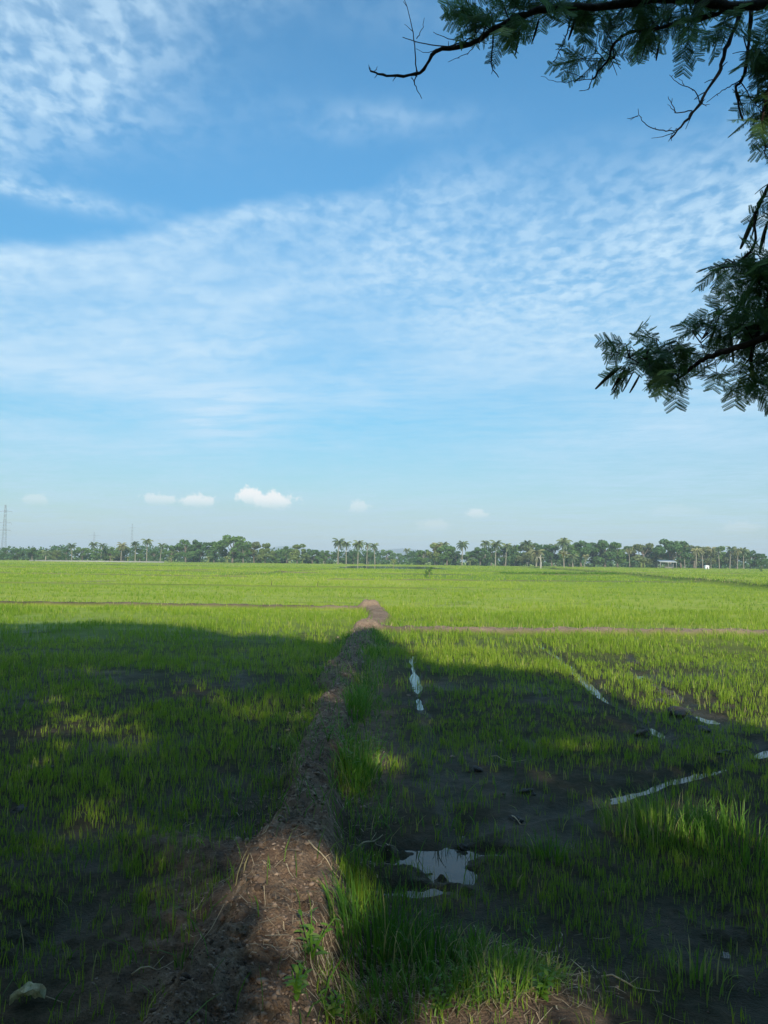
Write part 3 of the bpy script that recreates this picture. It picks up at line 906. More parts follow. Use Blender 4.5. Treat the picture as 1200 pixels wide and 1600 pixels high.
# dead stalks lying on the mud
for (p0, p1, th, lb) in [((765, 1183), (822, 1190), .004, "pale dead stalk lying in the shaded seedlings above the puddles"),
                         ((205, 1536), (272, 1514), .004, "brown dead stalk lying on the dark mud below the cross dike"),
                         ((800, 1276), (822, 1292), .005, "short curved pale stalk at the dark clod before the white water streak"),
                         ((560, 1325), (598, 1312), .005, "grey broken stalk beside the puddles, on the grass side"),
                         ((480, 1412), (530, 1432), .004, "pale forked straw stalk leaning into the largest grass clump"),
                         ((940, 1535), (1030, 1560), .004, "brown stalk lying in the dark mud near the bottom edge")]:
    a, b = P(*p0), P(*p1); mb = MB()
    pts = [a + (b - a) * t for t in np.linspace(0, 1, 6)]
    for k, q in enumerate(pts): q[2] = float(terrain(q[:1], q[1:2])[0]) + .012 + .012 * math.sin(k * 1.3); q[1] += .008 * math.sin(k * 2)
    mb.tube(pts, np.linspace(th, th * .4, 6), 6, .9)
    m0 = np.mean(pts, axis=0); tw = [m0, m0 + (b - a) * .2 + np.array([.0, .03, .02])]
    mb.tube(tw, [th * .5, th * .25], 5, .9)
    me = mb.mesh("dead_stalk"); me.transform(Matrix.Translation(-Vector(pts[0])))
    o = link("dead_stalk", me, M_straw, label=lb, category="dead stalk"); o.location = pts[0]

# mud clods
def clod_mesh(seed):
    import bmesh
    bm = bmesh.new(); bmesh.ops.create_icosphere(bm, subdivisions=3, radius=1)
    for v_ in bm.verts:
        c0 = v_.co.copy()
        d_ = 1 + .30 * math.sin(c0.x * 3.1 + seed) * math.cos(c0.y * 2.7 + seed * 2) + .22 * math.sin(c0.z * 5 + seed * 3 + c0.x * 4) + .10 * math.sin(c0.y * 9 + c0.x * 8 + seed)
        v_.co = c0 * d_; v_.co.z *= .62
    me = bpy.data.meshes.new("mud_clod"); bm.to_mesh(me); bm.free()
    return me


M_clod = flat_mat("clod_mud", (.042, .036, .03), .8, 0, .5, 4)
CLOD_L = {(745, 1205): "dark mud lump beside the pale dead stalk in the shaded seedlings", (822, 1240): "lone dark mud lump between the puddles and the white water streak",
          (807, 1278): "dark mud lump by the short curved stalk", (1130, 1180): "dark mud lump close above the white water streak, far side", (1002, 1150): "single dark mud lump at the faint end of the second rut",
          (48, 1205): "larger of two dark mud lumps in the shaded paddy past the dike", (75, 1203): "smaller of two dark mud lumps in the shaded paddy past the dike", (30, 1270): "nearest dark mud lump in the shaded paddy, by the frame edge",
          (722, 1318): "small dark mud lump sitting at the rim of the puddle"}
clods = [clod_mesh(s) for s in (1, 4, 9)]
random.seed(3)
for i, (px, py, s_) in enumerate([(993, 1040, .05), (1012, 1062, .06), (1020, 1078, .05), (1040, 1082, .06), (1055, 1092, .07), (1032, 1100, .055), (1063, 1118, .075), (1078, 1128, .06),
                                  (1098, 1142, .06), (745, 1205, .05), (822, 1240, .055), (807, 1278, .05), (1130, 1180, .06), (1002, 1150, .05), (48, 1205, .045), (75, 1203, .04), (30, 1270, .05), (722, 1318, .03)]):
    c_ = P(px, py); z0 = float(terrain(c_[:1], c_[1:2])[0])
    o = link("mud_clod", clods[i % 3], M_clod, label=CLOD_L.get((px, py), "dark lump of mud in the broken line of clods by the sunlit seedlings"), category="mud clod", group="dark clods turned up in the flooded field")
    s_ *= 1.35 if 980 < px < 1110 else .75; o.location = (c_[0], c_[1], z0 + s_ * .05); o.scale = (s_ * random.uniform(.9, 1.5), s_, s_ * random.uniform(.8, 1.2)); o.rotation_euler = (0, 0, random.uniform(0, 6))

# curled dry leaf, bottom corner
import bmesh
c_ = P(42, 1582); z0 = float(terrain(c_[:1], c_[1:2])[0])
t_leaf = thing("dry_leaf", "curled whitish dry leaf lying on dark mud in the bottom corner", "dry leaf", (c_[0], c_[1], z0 + .012), R(15)); t_leaf.scale = (1.15,) * 3
bm = bmesh.new(); NU, NV = 14, 10; grid = []
for i in range(NU + 1):
    u = i / NU; row = []
    for j in range(-NV, NV + 1):
        v_ = j / NV; w = .034 * (math.sin(math.pi * min(1, u * .93 + .05)) ** .6) * (1 + .25 * math.sin(u * 17) * abs(v_))
        w *= 1 + .35 * math.sin(u * 9 + 2 * v_) * abs(v_); x_ = (u - .5) * .10; y_ = v_ * w
        z_ = .022 * (v_ if v_ > 0 else -v_ * .5) ** 1.3 + .016 * math.sin(u * 3.1) + .003 * abs(math.sin((u - abs(v_) * .35) * 26)) + .009 * abs(math.sin(u * 9 + v_ * 4)) + .006 * math.sin(v_ * 11 + u * 6) - .004 * math.exp(-(v_ * 9) ** 2)
        row.append(bm.verts.new((x_, y_ * (.75 + .2 * u), z_)))
    grid.append(row)
for i in range(NU):
    for j in range(2 * NV): bm.faces.new((grid[i][j], grid[i + 1][j], grid[i + 1][j + 1], grid[i][j + 1]))
me = bpy.data.meshes.new("leaf_blade"); bm.to_mesh(me); bm.free()
me.transform(Matrix.Rotation(R(-28), 4, 'X'))
o = link("leaf_blade", me, flat_mat("pale_dry_leaf", (.46, .40, .24), .75, 0, .6, 45), t_leaf)
so = o.modifiers.new("thickness", 'SOLIDIFY'); so.thickness = .0012
mb = MB(); mb.tube([(.048, 0, .01), (.075, -.012, .004), (.11, -.035, .0)], [.0018, .0014, .001], 6, .8); link("leaf_stalk", mb.mesh("leaf_stalk"), M_straw, t_leaf)

# ------------------------------------------------------------------ far trees
def leafcloud(mb, centers, radii, n, size, seed, flat=.75):
    r = np.random.default_rng(seed)
    k = r.choice(len(centers), n, p=(radii ** 2) / np.sum(radii ** 2))
    d = r.normal(0, 1, (n, 3)); d /= np.linalg.norm(d, axis=1)[:, None]
    rad = radii[k] * r.uniform(.55, 1.08, n) ** .6
    c_ = centers[k] + d * rad[:, None] * np.array([1, 1, flat])
    u = r.normal(0, 1, (n, 3)); u /= np.linalg.norm(u, axis=1)[:, None]
    nn = d + r.normal(0, .7, (n, 3)); w = np.cross(u, nn); w /= np.linalg.norm(w, axis=1)[:, None] + 1e-9
    s_ = size * r.uniform(.5, 1.4, n)[:, None]
    q = np.stack([c_ - u * s_ * .5, c_ - w * s_ * .35, c_ + u * s_ * .5, c_ + w * s_ * .35], 1).reshape(-1, 3)
    tone = np.clip(.5 + r.normal(0, .16, n) + (vnoise(k * 3.3, k * 1.7, seed) - .5) * .5, 0, 1)
    mb.add(q, np.arange(n * 4).reshape(n, 4), np.repeat(tone, 4))


def tree_mesh(seed, hh, wide, low, n=2600, blobs=16, size=.55):
    """unit: metres for a tree of height hh"""
    r = np.random.default_rng(seed)
    trunk = MB(); crown = MB()
    cb = hh * low
    C, Rd = [], []
    for i in range(blobs):
        a = r.uniform(0, 6.28); t = r.uniform(0, 1); z = cb + (hh - cb) * (.12 + .80 * t)
        rr = wide * .5 * math.sqrt(max(.05, 1 - (abs(t - .35) / .8) ** 2)) * r.uniform(.15, .85)
        C.append((math.cos(a) * rr, math.sin(a) * rr, z)); Rd.append(r.uniform(.10, .2) * hh * (1.1 - .4 * t))
    C, Rd = np.array(C), np.array(Rd)
    C[:, 2] = np.minimum(C[:, 2], hh - Rd * .75)
    leafcloud(crown, C, Rd, n, size, seed)
    top = (0.03 * hh, 0, hh * .72)
    trunk.tube(spline([(0, 0, -.1), (.02 * hh, .01 * hh, hh * .3), top], 4), np.linspace(.035 * hh, .012 * hh, 9), 7)
    for i in range(0, blobs, 2):
        z0 = hh * r.uniform(.22, .5); st = np.array([.02 * hh, .01 * hh, z0]); mid = (st + C[i]) / 2 + np.array([0, 0, -.02 * hh])
        trunk.tube(spline([st, mid, C[i]], 3), np.linspace(.016 * hh, .005 * hh, 7), 5)
    return trunk.mesh("trunk"), crown.mesh("crown")


def palm_mesh(seed, hh, lean, nf=20, fl=3.1, tilt=0.0, trw=.19, ragged=False):
    r = np.random.default_rng(seed); tr = MB(); cr = MB()
    top = np.array([lean, r.uniform(-.3, .3), hh])
    pts = spline([(0, 0, -.1), (lean * .35, 0, hh * .45), top], 6)
    rad = np.linspace(trw * 1.1, trw * .65, len(pts)); rad[0] *= 1.5
    tr.tube(pts, rad, 8)
    for i in range(nf):
        a = i * 2.4 + r.uniform(-.3, .3); el = R(r.uniform(60, 80)) - (i / nf) * R(105 if not ragged else 125) + r.uniform(-.15, .15)
        L = fl * r.uniform(.8, 1.1); K = 9; p = top.copy() + np.array([0, 0, .1]); e = el; ps = [p.copy()]; es = [e]
        for k in range(K):
            p = p + L / K * np.array([math.cos(a) * math.cos(e), math.sin(a) * math.cos(e), math.sin(e)])
            e -= (.17 + .10 * (k / K)) * (1.0 if e > -1.2 else .2); ps.append(p.copy()); es.append(e)
        tone = float(np.clip(.85 - (i / nf) * .7 + r.normal(0, .1), 0, 1)) if not ragged else r.uniform(.2, 1)
        sd = np.array([-math.sin(a), math.cos(a), 0])
        cr.tube(ps, np.linspace(.045, .01, K + 1), 4, tone, False)
        for k in range(1, K + 1):
            for sg in (-1, 1):
                if ragged and r.random() < .3: continue
                for h_ in (0, .5):
                    q = ps[k - 1] + (ps[k] - ps[k - 1]) * h_
                    ll = fl * .27 * math.sin(math.pi * min(.97, (k + h_) / (K + 1)) * .93 + .15) * r.uniform(.8, 1.1)
                    f_ = (ps[k] - ps[k - 1]); f_ = f_ / np.linalg.norm(f_)
                    d = sd * sg * .75 + f_ * .45 + np.array([0, 0, -.55 - .3 * (i / nf)]); d /= np.linalg.norm(d)
                    w_ = f_ * fl / K * .26
                    cr.add([q - w_, q + w_, q + d * ll * .6 + w_ * .7 - (0, 0, .04), q + d * ll * .6 - w_ * .7 - (0, 0, .04)], [(0, 1, 2, 3)], tone)
                    cr.add([q + d * ll * .6 - w_ * .7 - (0, 0, .04), q + d * ll * .6 + w_ * .7 - (0, 0, .04), q + d * ll - (0, 0, .18 * ll)], [(0, 1, 2)], tone)
    nut = []
    for i in range(7):
        a = r.uniform(0, 6.28); q = top + np.array([math.cos(a) * .3, math.sin(a) * .3, -.25])
        o_ = np.array([[0, 0, .16], [.13, 0, 0], [0, .13, 0], [-.13, 0, 0], [0, -.13, 0], [0, 0, -.16]]) + q
        cr.add(o_, [(0, 1, 2), (0, 2, 3), (0, 3, 4), (0, 4, 1), (5, 2, 1), (5, 3, 2), (5, 4, 3), (5, 1, 4)], .9)
    return tr.mesh("trunk", True), cr.mesh("crown")


def banana_mesh(seed, hh):
    r = np.random.default_rng(seed); tr = MB(); cr = MB()
    for s_ in range(3):
        bx, by = r.uniform(-.5, .5, 2) * (s_ > 0); h_ = hh * .5 * r.uniform(.7, 1)
        tr.tube([(bx, by, -.1), (bx, by, h_ * .5), (bx * 1.1, by, h_)], [.16, .13, .08], 7)
        for i in range(7):
            a = i * 2.4 + s_; e = R(r.uniform(45, 80)); L = hh * .55 * r.uniform(.7, 1.1); p = np.array([bx * 1.1, by, h_]); K = 6; sd = np.array([-math.sin(a), math.cos(a), 0])
            Vv = []
            for k in range(K + 1):
                w_ = .30 * math.sin(math.pi * (.08 + .88 * k / K)) ** .7 * hh / 4
                Vv += [p - sd * w_ - (0, 0, w_ * .25), p + (0, 0, .02), p + sd * w_ - (0, 0, w_ * .25)]
                p = p + L / K * np.array([math.cos(a) * math.cos(e), math.sin(a) * math.cos(e), math.sin(e)]); e -= .30
            cr.add(Vv, [(3 * k + c0, 3 * k + c0 + 1, 3 * k + c0 + 4, 3 * k + c0 + 3) for k in range(K) for c0 in (0, 1)], r.uniform(.2, 1))
    return tr.mesh("stem"), cr.mesh("crown")


def place(name, cat, label, px, d, hgt, src, src_h, mats, group, rz=None, sx=1.0, part_names=("trunk", "crown")):
    """px is where the foot stands at distance d"""
    v_ = ray(px, 876); x_ = v_[0] / v_[1] * d
    z0 = float(terrain(np.array([x_]), np.array([float(d)]))[0])
    o = thing(name, label, cat, (x_, d, z0), random.uniform(0, 6.28) if rz is None else rz, group)
    s_ = hgt / src_h; o.scale = (s_ * sx, s_ * sx, s_)
    for nm, me_, mt in zip(part_names, src, mats):
        c0 = bpy.data.objects.new(nm, me_); COL.objects.link(c0); c0.parent = o
        if not me_.materials: me_.materials.append(mt)
        c0.material_slots[0].link = 'OBJECT'; c0.material_slots[0].material = mt
    return o


PALMS = {'tall': palm_mesh(1, 8.2, .5), 'tall2': palm_mesh(2, 8.2, -.7, 18), 'mop': palm_mesh(3, 7.6, .2, 24, 3.3), 'lean': palm_mesh(4, 7.4, 2.4, 18),
         'short': palm_mesh(5, 3.4, .2, 18, 3.2, 0, .25), 'ragged': palm_mesh(6, 8.0, -.4, 14, 2.8, 0, .17, True)}
PALM_H = {'tall': 10.2, 'tall2': 10.2, 'mop': 9.7, 'lean': 9.4, 'short': 5.9, 'ragged': 9.8}
HZ = lambda px: 876 + (px - 600) * .0117
random.seed(21)


def palm(px, top, d, kind, label, mat='palm', rz=None, trunk=None):
    h_ = (HZ(px) - top) / 1200 * d * 1.10 + CAM_H
    place("palm_tree", "palm tree", label, px, d, h_, PALMS[kind], PALM_H[kind], (trunk or M_palmtrunk, M_crown[mat]), "palm trees along the far tree line", rz)


palm(71, 857, 285, 'short', "low palm with drooping fronds, by the bush nearest the lattice mast side")
palm(112, 849, 300, 'mop', "bushy-headed palm rising alone between the low palm and the close pair")
palm(147, 847, 300, 'tall', "first of the close pair of palms left of the tall pale-trunked palm")
palm(157, 849, 306, 'tall2', "second of the close pair of palms, right beside the first")
palm(189, 848, 310, 'mop', "brownish round-headed palm between the close pair and the pale-trunked palm", 'straw')
palm(211, 846, 300, 'tall2', "slim palm just left of the tall pale-trunked palm")
palm(229, 842, 285, 'tall', "tall palm with bright pale trunk, highest at that end of the tree line")
palm(250, 849, 295, 'tall2', "shorter palm just right of the tall pale-trunked palm")
palm(304, 853, 310, 'mop', "palm head poking out of the dark broad trees")
palm(506, 859, 330, 'short', "short palm in the low gap before the row of five palms")
palm(528, 842, 290, 'mop', "first and tallest palm of the row of five in front of dark bushes", rz=1.0)
palm(541, 846, 285, 'tall', "second palm of the row of five, slim with white trunk", rz=2.0)
palm(559, 845, 270, 'mop', "third palm of the row of five, greenest and standing nearest")
palm(573, 848, 275, 'ragged', "fourth palm of the row of five, with ragged thin fronds", 'palm')
palm(586, 849, 280, 'tall2', "fifth palm of the row of five, beside the far pond", rz=.6)
palm(637, 857, 420, 'tall', "tiny slim palm far behind the low trees past the pond")
palm(683, 849, 300, 'mop', "yellowish palm above the pale green tree past the pond", 'straw')
palm(693, 847, 304, 'tall', "dark palm head right beside the yellowish one")
palm(722, 846, 290, 'mop', "lone palm with wide drooping head between two low dips of the tree line")
palm(758, 845, 300, 'tall2', "first palm of the pair rising behind the round dark tree")
palm(774, 845, 280, 'mop', "second palm of the pair, with a long visible pale trunk")
palm(790, 849, 296, 'tall', "slim palm after the pair, half hidden in dark trees")
palm(804, 852, 305, 'ragged', "thin ragged palm before the wide-headed one", 'palm')
palm(823, 845, 300, 'mop', "wide-headed palm left of the dead stump")
palm(838, 854, 290, 'short', "short yellow-green palm in front of the dark trees, behind the dead stump", 'straw')
palm(868, 850, 300, 'tall2', "dark palm just left of the tallest palm in this stretch")
palm(881, 841, 290, 'mop', "tallest palm on this side, dark head above the small yellow palm")
palm(895, 862, 292, 'short', "low palm with wide fronds at the foot of the tallest one")
palm(913, 866, 262, 'lean', "small palm leaning over the field edge, pale trunk", 'straw')
palm(984, 856, 285, 'ragged', "dying palm with bare drooping fronds among dark broad trees", 'straw')
palm(1070, 851, 290, 'tall', "palm head standing out above the dense dark trees")
palm(1087, 856, 275, 'lean', "leaning pale-trunked palm, first of the brownish stand", 'straw')
palm(1098, 856, 280, 'ragged', "second palm of the brownish stand, thin crown", 'straw')
palm(1111, 855, 285, 'mop', "third palm of the brownish stand, by the white hut", 'straw')
palm(1124, 855, 280, 'ragged', "ragged palm just past the white hut", 'palm')
palm(1140, 854, 285, 'tall2', "highest palm of the brownish stand", 'palm')
palm(1152, 857, 282, 'ragged', "pale thin palm after the highest of the brownish stand", 'straw')
palm(1162, 856, 288, 'mop', "last palm of the brownish stand before the dark round tree", 'palm')
# nearer small ones
o_h = lambda px, top, d: (HZ(px) - top) / 1200 * d * 1.20 + CAM_H
palm(882, 861, 175, 'tall', "small yellow palm with white trunk standing out in the field before the tree line", 'straw')
place("palm_tree", "palm tree", "little pale young palm at the edge of the far pond", 615, 235, o_h(615, 872, 235), PALMS['short'], 5.9, (M_palmtrunk, M_crown['banana']), "palm trees along the far tree line")

BAN = [banana_mesh(s, 4.0) for s in (1, 2, 3)]
for px, top, d, lb in [(88, 870, 270, "pale banana clump by the low white wall, nearest the mast"), (265, 867, 270, "yellowish banana clump where the low white wall ends"),
                       (176, 866, 275, "banana clump behind the low white wall under the round-headed palm"), (200, 867, 272, "banana clump behind the low white wall near the slim palm"), (325, 866, 280, "banana clump below the dark broad trees, near the palm head"),
                       (355, 866, 280, "banana clump below the big bright round tree"), (472, 870, 290, "small pale banana clump at the foot of the light green tree"),
                       (453, 870, 285, "pale banana clump beside the light green tree, by the reddish tree"), (733, 872, 285, "small banana clump at the foot of the lone palm"), (1003, 868, 280, "banana clump under the dark trees beside the dying palm")]:
    place("banana_plant", "banana plant", lb, px, d, o_h(px, top, d), random.choice(BAN), 4.0, (M_crown['banana'], M_crown['banana']), "banana plants along the far tree line", part_names=("stem", "crown"))

TR = [tree_mesh(1, 8, 8, .15), tree_mesh(2, 8, 10, .1, 3200, 20), tree_mesh(3, 8, 6.5, .2), tree_mesh(4, 8, 12, .08, 3600, 24), tree_mesh(5, 8, 7, .05), tree_mesh(6, 8, 9, .12, 2800, 14)]
for (px, top, d, k, mat, sx, lb) in [
        (8, 858, 300, 4, 'dark', 1.0, "dark bushy tree at the foot of the lattice mast"),
        (28, 859, 300, 1, 'dark', 1.0, "low dark spreading tree next to the one at the mast"),
        (50, 858, 310, 2, 'mid', 1.1, "round mid-green tree above the lone field bush"),
        (66, 861, 300, 0, 'mid', 1.0, "small mid-green tree behind the low drooping palm"),
        (88, 861, 305, 3, 'light', 1.0, "wide light green tree behind the nearest banana clump"),
        (103, 860, 300, 4, 'dark', 1.0, "dark tree at the foot of the bushy-headed palm"),
        (128, 857, 310, 1, 'mid', 1.1, "mid-green tree between the bushy-headed palm and the close pair"),
        (152, 860, 300, 5, 'mid', 1.0, "mid-green tree under the close pair of palms"),
        (172, 857, 310, 3, 'mid', .9, "wide green tree between the close pair and the brownish palm"),
        (192, 856, 318, 0, 'light', 1.0, "light tree beneath the brownish round-headed palm"),
        (218, 860, 305, 4, 'mid', 1.0, "green tree between the slim palm and the pale-trunked palm"),
        (241, 861, 305, 1, 'dark', .9, "dark low tree right of the pale trunk"),
        (268, 855, 310, 5, 'mid', 1.0, "mid-green tree behind the yellowish banana clump"),
        (290, 847, 300, 3, 'dark', .8, "big dark broad tree, first of the dark pair"),
        (312, 849, 305, 1, 'dark', .9, "big dark broad tree, second of the dark pair"),
        (334, 850, 300, 5, 'dark', .9, "dark tree between the dark pair and the bright round tree"),
        (363, 841, 290, 1, 'mid', .95, "biggest round tree of that side, bright mid-green"),
        (380, 855, 285, 4, 'dark', 1.0, "dark shrubby tree at the flank of the biggest round tree"),
        (397, 851, 300, 0, 'brown', 1.0, "reddish-brown tree beside the biggest round tree"),
        (414, 853, 295, 5, 'light', .9, "olive tree just after the reddish-brown one"),
        (432, 862, 300, 3, 'mid', .9, "low spreading tree where the crest dips"),
        (448, 857, 310, 2, 'mid', .9, "small round tree before the light green one"),
        (464, 854, 295, 5, 'light', .95, "light green rounded tree midway to the row of five palms"),
        (488, 860, 310, 1, 'dark', .9, "low dark tree after the light green rounded one"),
        (508, 862, 305, 3, 'mid', .8, "low mid-green tree beside the row of five palms"),
        (528, 863, 308, 1, 'dark', .9, "dark bush behind the first palms of the row of five"),
        (552, 862, 310, 3, 'dark', .7, "dark bush behind the middle of the row of five palms"),
        (576, 863, 300, 1, 'dark', .8, "dark bush behind the last palms of the row of five"),
        (604, 861, 420, 1, 'mid', 1.0, "hazy round tree far behind the pond"),
        (622, 866, 430, 3, 'mid', 1.0, "hazy low tree far behind the little pale palm"),
        (645, 863, 360, 3, 'dark', .8, "low dark tree just past the pond"),
        (662, 861, 320, 1, 'mid', .8, "mid-green tree under the yellowish palm group, pond side"),
        (680, 853, 300, 5, 'light', .9, "pale green tree beneath the yellowish palm"),
        (698, 856, 298, 0, 'mid', 1.0, "mid-green tree just after the pale green one"),
        (712, 863, 305, 3, 'dark', .8, "low dark tree left of the lone wide palm"),
        (736, 863, 308, 1, 'mid', .8, "low tree right of the lone wide palm"),
        (750, 858, 295, 1, 'dark', .9, "round dark tree before the palm pair"),
        (768, 859, 302, 5, 'dark', .9, "dark tree behind the long pale trunk"),
        (788, 857, 300, 3, 'dark', .7, "dark tree under the slim and ragged palms"),
        (806, 856, 305, 0, 'mid', 1.0, "mid-green tree before the wide-headed palm"),
        (826, 855, 300, 4, 'brown', 1.0, "brownish tree under the wide-headed palm"),
        (844, 853, 305, 1, 'dark', .9, "dark tree behind the dead stump"),
        (862, 856, 298, 5, 'dark', .9, "dark tree left of the tallest palm's foot"),
        (890, 855, 300, 1, 'mid', .9, "mid-green tree right of the tallest palm's foot"),
        (908, 850, 300, 1, 'dark', .95, "dark dense tree, first of the tall dark group"),
        (928, 852, 305, 3, 'dark', .75, "dark wide tree, second of the tall dark group"),
        (945, 850, 300, 0, 'dark', 1.0, "dark pointed tree, third of the tall dark group"),
        (965, 853, 298, 5, 'mid', .9, "mid-green tree between the dark group and the dying palm"),
        (985, 858, 300, 4, 'dark', 1.0, "dark tree behind the dying palm"),
        (1005, 853, 295, 1, 'brown', .95, "brownish broad tree after the dying palm"),
        (1025, 856, 300, 3, 'mid', .75, "mid-green wide tree above the open shed"),
        (1048, 848, 290, 1, 'dark', 1.05, "highest dense dark tree above the open shed"),
        (1064, 853, 300, 5, 'dark', .95, "dark tree under the palm head of the dense group"),
        (1084, 857, 305, 0, 'brown', 1.0, "brownish tree at the start of the brownish palm stand"),
        (1104, 858, 305, 3, 'brown', .75, "brownish tree behind the white hut"),
        (1126, 858, 305, 5, 'mid', .9, "olive tree behind the middle of the brownish palm stand"),
        (1150, 860, 300, 3, 'brown', .7, "brownish low tree near the end of the brownish palm stand"),
        (1172, 863, 295, 1, 'dark', .8, "dark round tree after the last brownish palm"),
        (1190, 868, 290, 4, 'dark', 1.0, "low dark bushy tree at the far right end of the line")]:
    sx *= 1.25
    place("broad_tree", "tree", lb, px, d, o_h(px, top, d), TR[k], 8.0, (M_trunk, M_crown[mat]), "broad-leaved trees along the far tree line", sx=sx)

# a few beyond the frame so the line carries on
# shrubs
for px, base_d, top, mat, lb in [(53, 235, 872, 'dark', "lone dark green bush standing in the field before the low white wall"),
                                 (671, 72, 884, 'mid', "grey-green weedy bush on the field bund in front of the pond"),
                                 (1190, 180, 885, 'mid', "small bush at the end of the field bund")]:
    place("field_bush", "bush", lb, px, base_d, o_h(px, top, base_d), tree_mesh(int(px), 8, 9, .02, 1400, 12), 8.0, (M_trunk, M_crown[mat]), None, sx=.7 if px == 671 else 1)

# dense background belt
mb = MB(); r = np.random.default_rng(3)
n = 420
cx = np.sort(r.uniform(-330, 330, n)); cy_ = r.uniform(318, 360, n)
pxs = 600 + cx / cy_ * 1200
gap = (pxs > 586) & (pxs < 640)
hh = 5.8 + 2.0 * fbm(cx, cy_, 35, 3, 91) + r.uniform(-.8, .8, n); hh[gap] *= .5
cen = np.stack([cx, cy_, hh * .45], -1); leafcloud(mb, cen, hh * .62, 42000, 1.0, 5, .85)
cen = np.stack([r.uniform(-330, 330, 260), r.uniform(312, 330, 260), r.uniform(.4, 1.2, 260)], -1); leafcloud(mb, cen, np.full(260, 1.8), 16000, .9, 6, .6)
link("tree_belt", mb.mesh("tree_belt"), M_crown['dark'], kind="stuff", label="dense dark green growth filling the tree line behind the single trees", category="wood")

# dead stump and pole
def simple_thing(name, label, cat, loc, parts_, group=None, rz=0):
    t_ = thing(name, label, cat, loc, rz, group)
    for nm, mb_, mt in parts_: link(nm, mb_.mesh(nm), mt, t_)
    return t_


d = 200; x_ = (845 - 600) / 1200 * d; mb = MB()
mb.tube(spline([(0, 0, -.1), (.1, 0, 1.4), (-.1, 0, 2.9), (.15, 0, 3.6)], 4), np.linspace(.22, .10, 13), 7)
mb2 = MB()
for a, l_2 in ((2.6, 1.6), (.5, 1.2), (2.9, 1.0)): mb2.tube(spline([(0, 0, 2.6), (math.cos(a) * l_2 * .6, .2, 3.0), (math.cos(a) * l_2, .3, 2.0)], 4), np.linspace(.07, .03, 9), 5)
simple_thing("dead_palm", "dead grey palm stump with drooping remains standing out in the field", "dead tree", (x_, d, 0), [("trunk", mb, M_palegrey), ("branch", mb2, M_palegrey)])

# low white wall
M_wall = flat_mat("white_wall_plaster", (.28, .28, .25), .85, 0, .15, 2)
mb = MB(); x0, x1 = (48 - 600) / 1200 * 262, (258 - 600) / 1200 * 262
mb.box(((x0 + x1) / 2, 0, .12), (x1 - x0, .25, .5)); cp = MB(); cp.box(((x0 + x1) / 2, 0, .415), (x1 - x0 + .1, .40, .09))
t_ = thing("low_wall", "long low white canal wall running in front of the palms on the mast side", "wall", (0, 262, 0)); link("wall_body", mb.mesh("wall_body"), M_wall, t_); link("coping", cp.mesh("coping"), M_wall, t_)
for k in range(15):
    po = MB(); po.box((x0 + (x1 - x0) * (k + .5) / 15, -.18, .16), (.3, .1, .40)); link("buttress", po.mesh("buttress"), M_wall, t_)

# open shed
M_tin = flat_mat("pale_roof_sheet", (.42, .43, .42), .5, .2, .15, 3); M_post = flat_mat("grey_post", (.30, .28, .25), .8)
t_ = thing("open_shed", "low open shed with pale flat roof under the highest dark tree", "shed", ((1042 - 600) / 1200 * 268, 268, 0))
mb = MB(); v8 = [(-3, -1.6, 2.3), (3, -1.6, 2.2), (3, 1.6, 2.9), (-3, 1.6, 3.0)]; v8 += [(a, b, c - .12) for a, b, c in v8]
mb.add(v8, [(0, 1, 2, 3), (7, 6, 5, 4), (0, 4, 5, 1), (1, 5, 6, 2), (2, 6, 7, 3), (3, 7, 4, 0)]); link("roof", mb.mesh("roof"), M_tin, t_)
for sx_ in (-2.8, 0, 2.8):
    for sy_, z_ in ((-1.45, 2.15), (1.45, 2.78)): mb = MB(); mb.box((sx_, sy_, z_ / 2), (.14, .14, z_)); link("post", mb.mesh("post"), M_post, t_)
mb = MB(); mb.box((1.2, 1.45, .8), (3.0, .1, 1.6)); link("back_panel", mb.mesh("back_panel"), M_post, t_)

# white hut
M_white = flat_mat("white_paint", (.78, .79, .78), .6, 0, .05)
t_ = thing("white_hut", "tiny white hut with rounded roof at the foot of the brownish palm stand", "hut", ((1104 - 600) / 1200 * 250, 250, 0), R(12)); t_.scale = (.75, .75, .8)
mb = MB(); mb.box((0, 0, .55), (1.6, 1.3, 1.1)); link("wall", mb.mesh("wall"), M_white, t_)
mb = MB(); a = np.linspace(0, math.pi, 9); prof = [(math.cos(q) * .95, math.sin(q) * .5 + 1.1) for q in a]
V_ = [(p[0], s_ * .75, p[1]) for s_ in (-1, 1) for p in prof]
mb.add(V_, [(k, k + 1, k + 10, k + 9) for k in range(8)] + [(0, 9, 17, 8)]); mb.f[3].append(np.array([(0, k + 1, k) for k in range(1, 8)] + [(9, k + 9, k + 10) for k in range(1, 8)])); link("roof", mb.mesh("roof"), M_white, t_)
mb = MB(); mb.box((-.1, -.665, .45), (.5, .03, .8)); link("door", mb.mesh("door"), flat_mat("dark_door", (.08, .08, .08)), t_)

# small red flags / sticks in the plough strip: field markers
for px, d, h_, lb in [(293, 240, 1.6, "thin dark stake at the edge of the brown ploughed strip"), (426, 45, .35, "short thin stake on the second thin earth line, third of the paddy"), (498, 45, .35, "short thin stake on the second thin earth line, nearer the dike end")]:
    x_ = (px - 600) / 1200 * d; mb = MB(); mb.tube([(0, 0, -.1), (.01, 0, h_ * .5), (.03, 0, h_)], [.035 * h_ ** .5, .03 * h_ ** .5, .02 * h_ ** .5], 6)
    o = link("field_stake", mb.mesh("field_stake"), M_bark, label=lb, category="stake", group="stakes marking the field"); o.location = (x_, d, float(terrain(np.array([x_]), np.array([float(d)]))[0]))


# lattice masts
M_steel = flat_mat("galvanised_steel", (.33, .35, .36), .5, .5, .1)


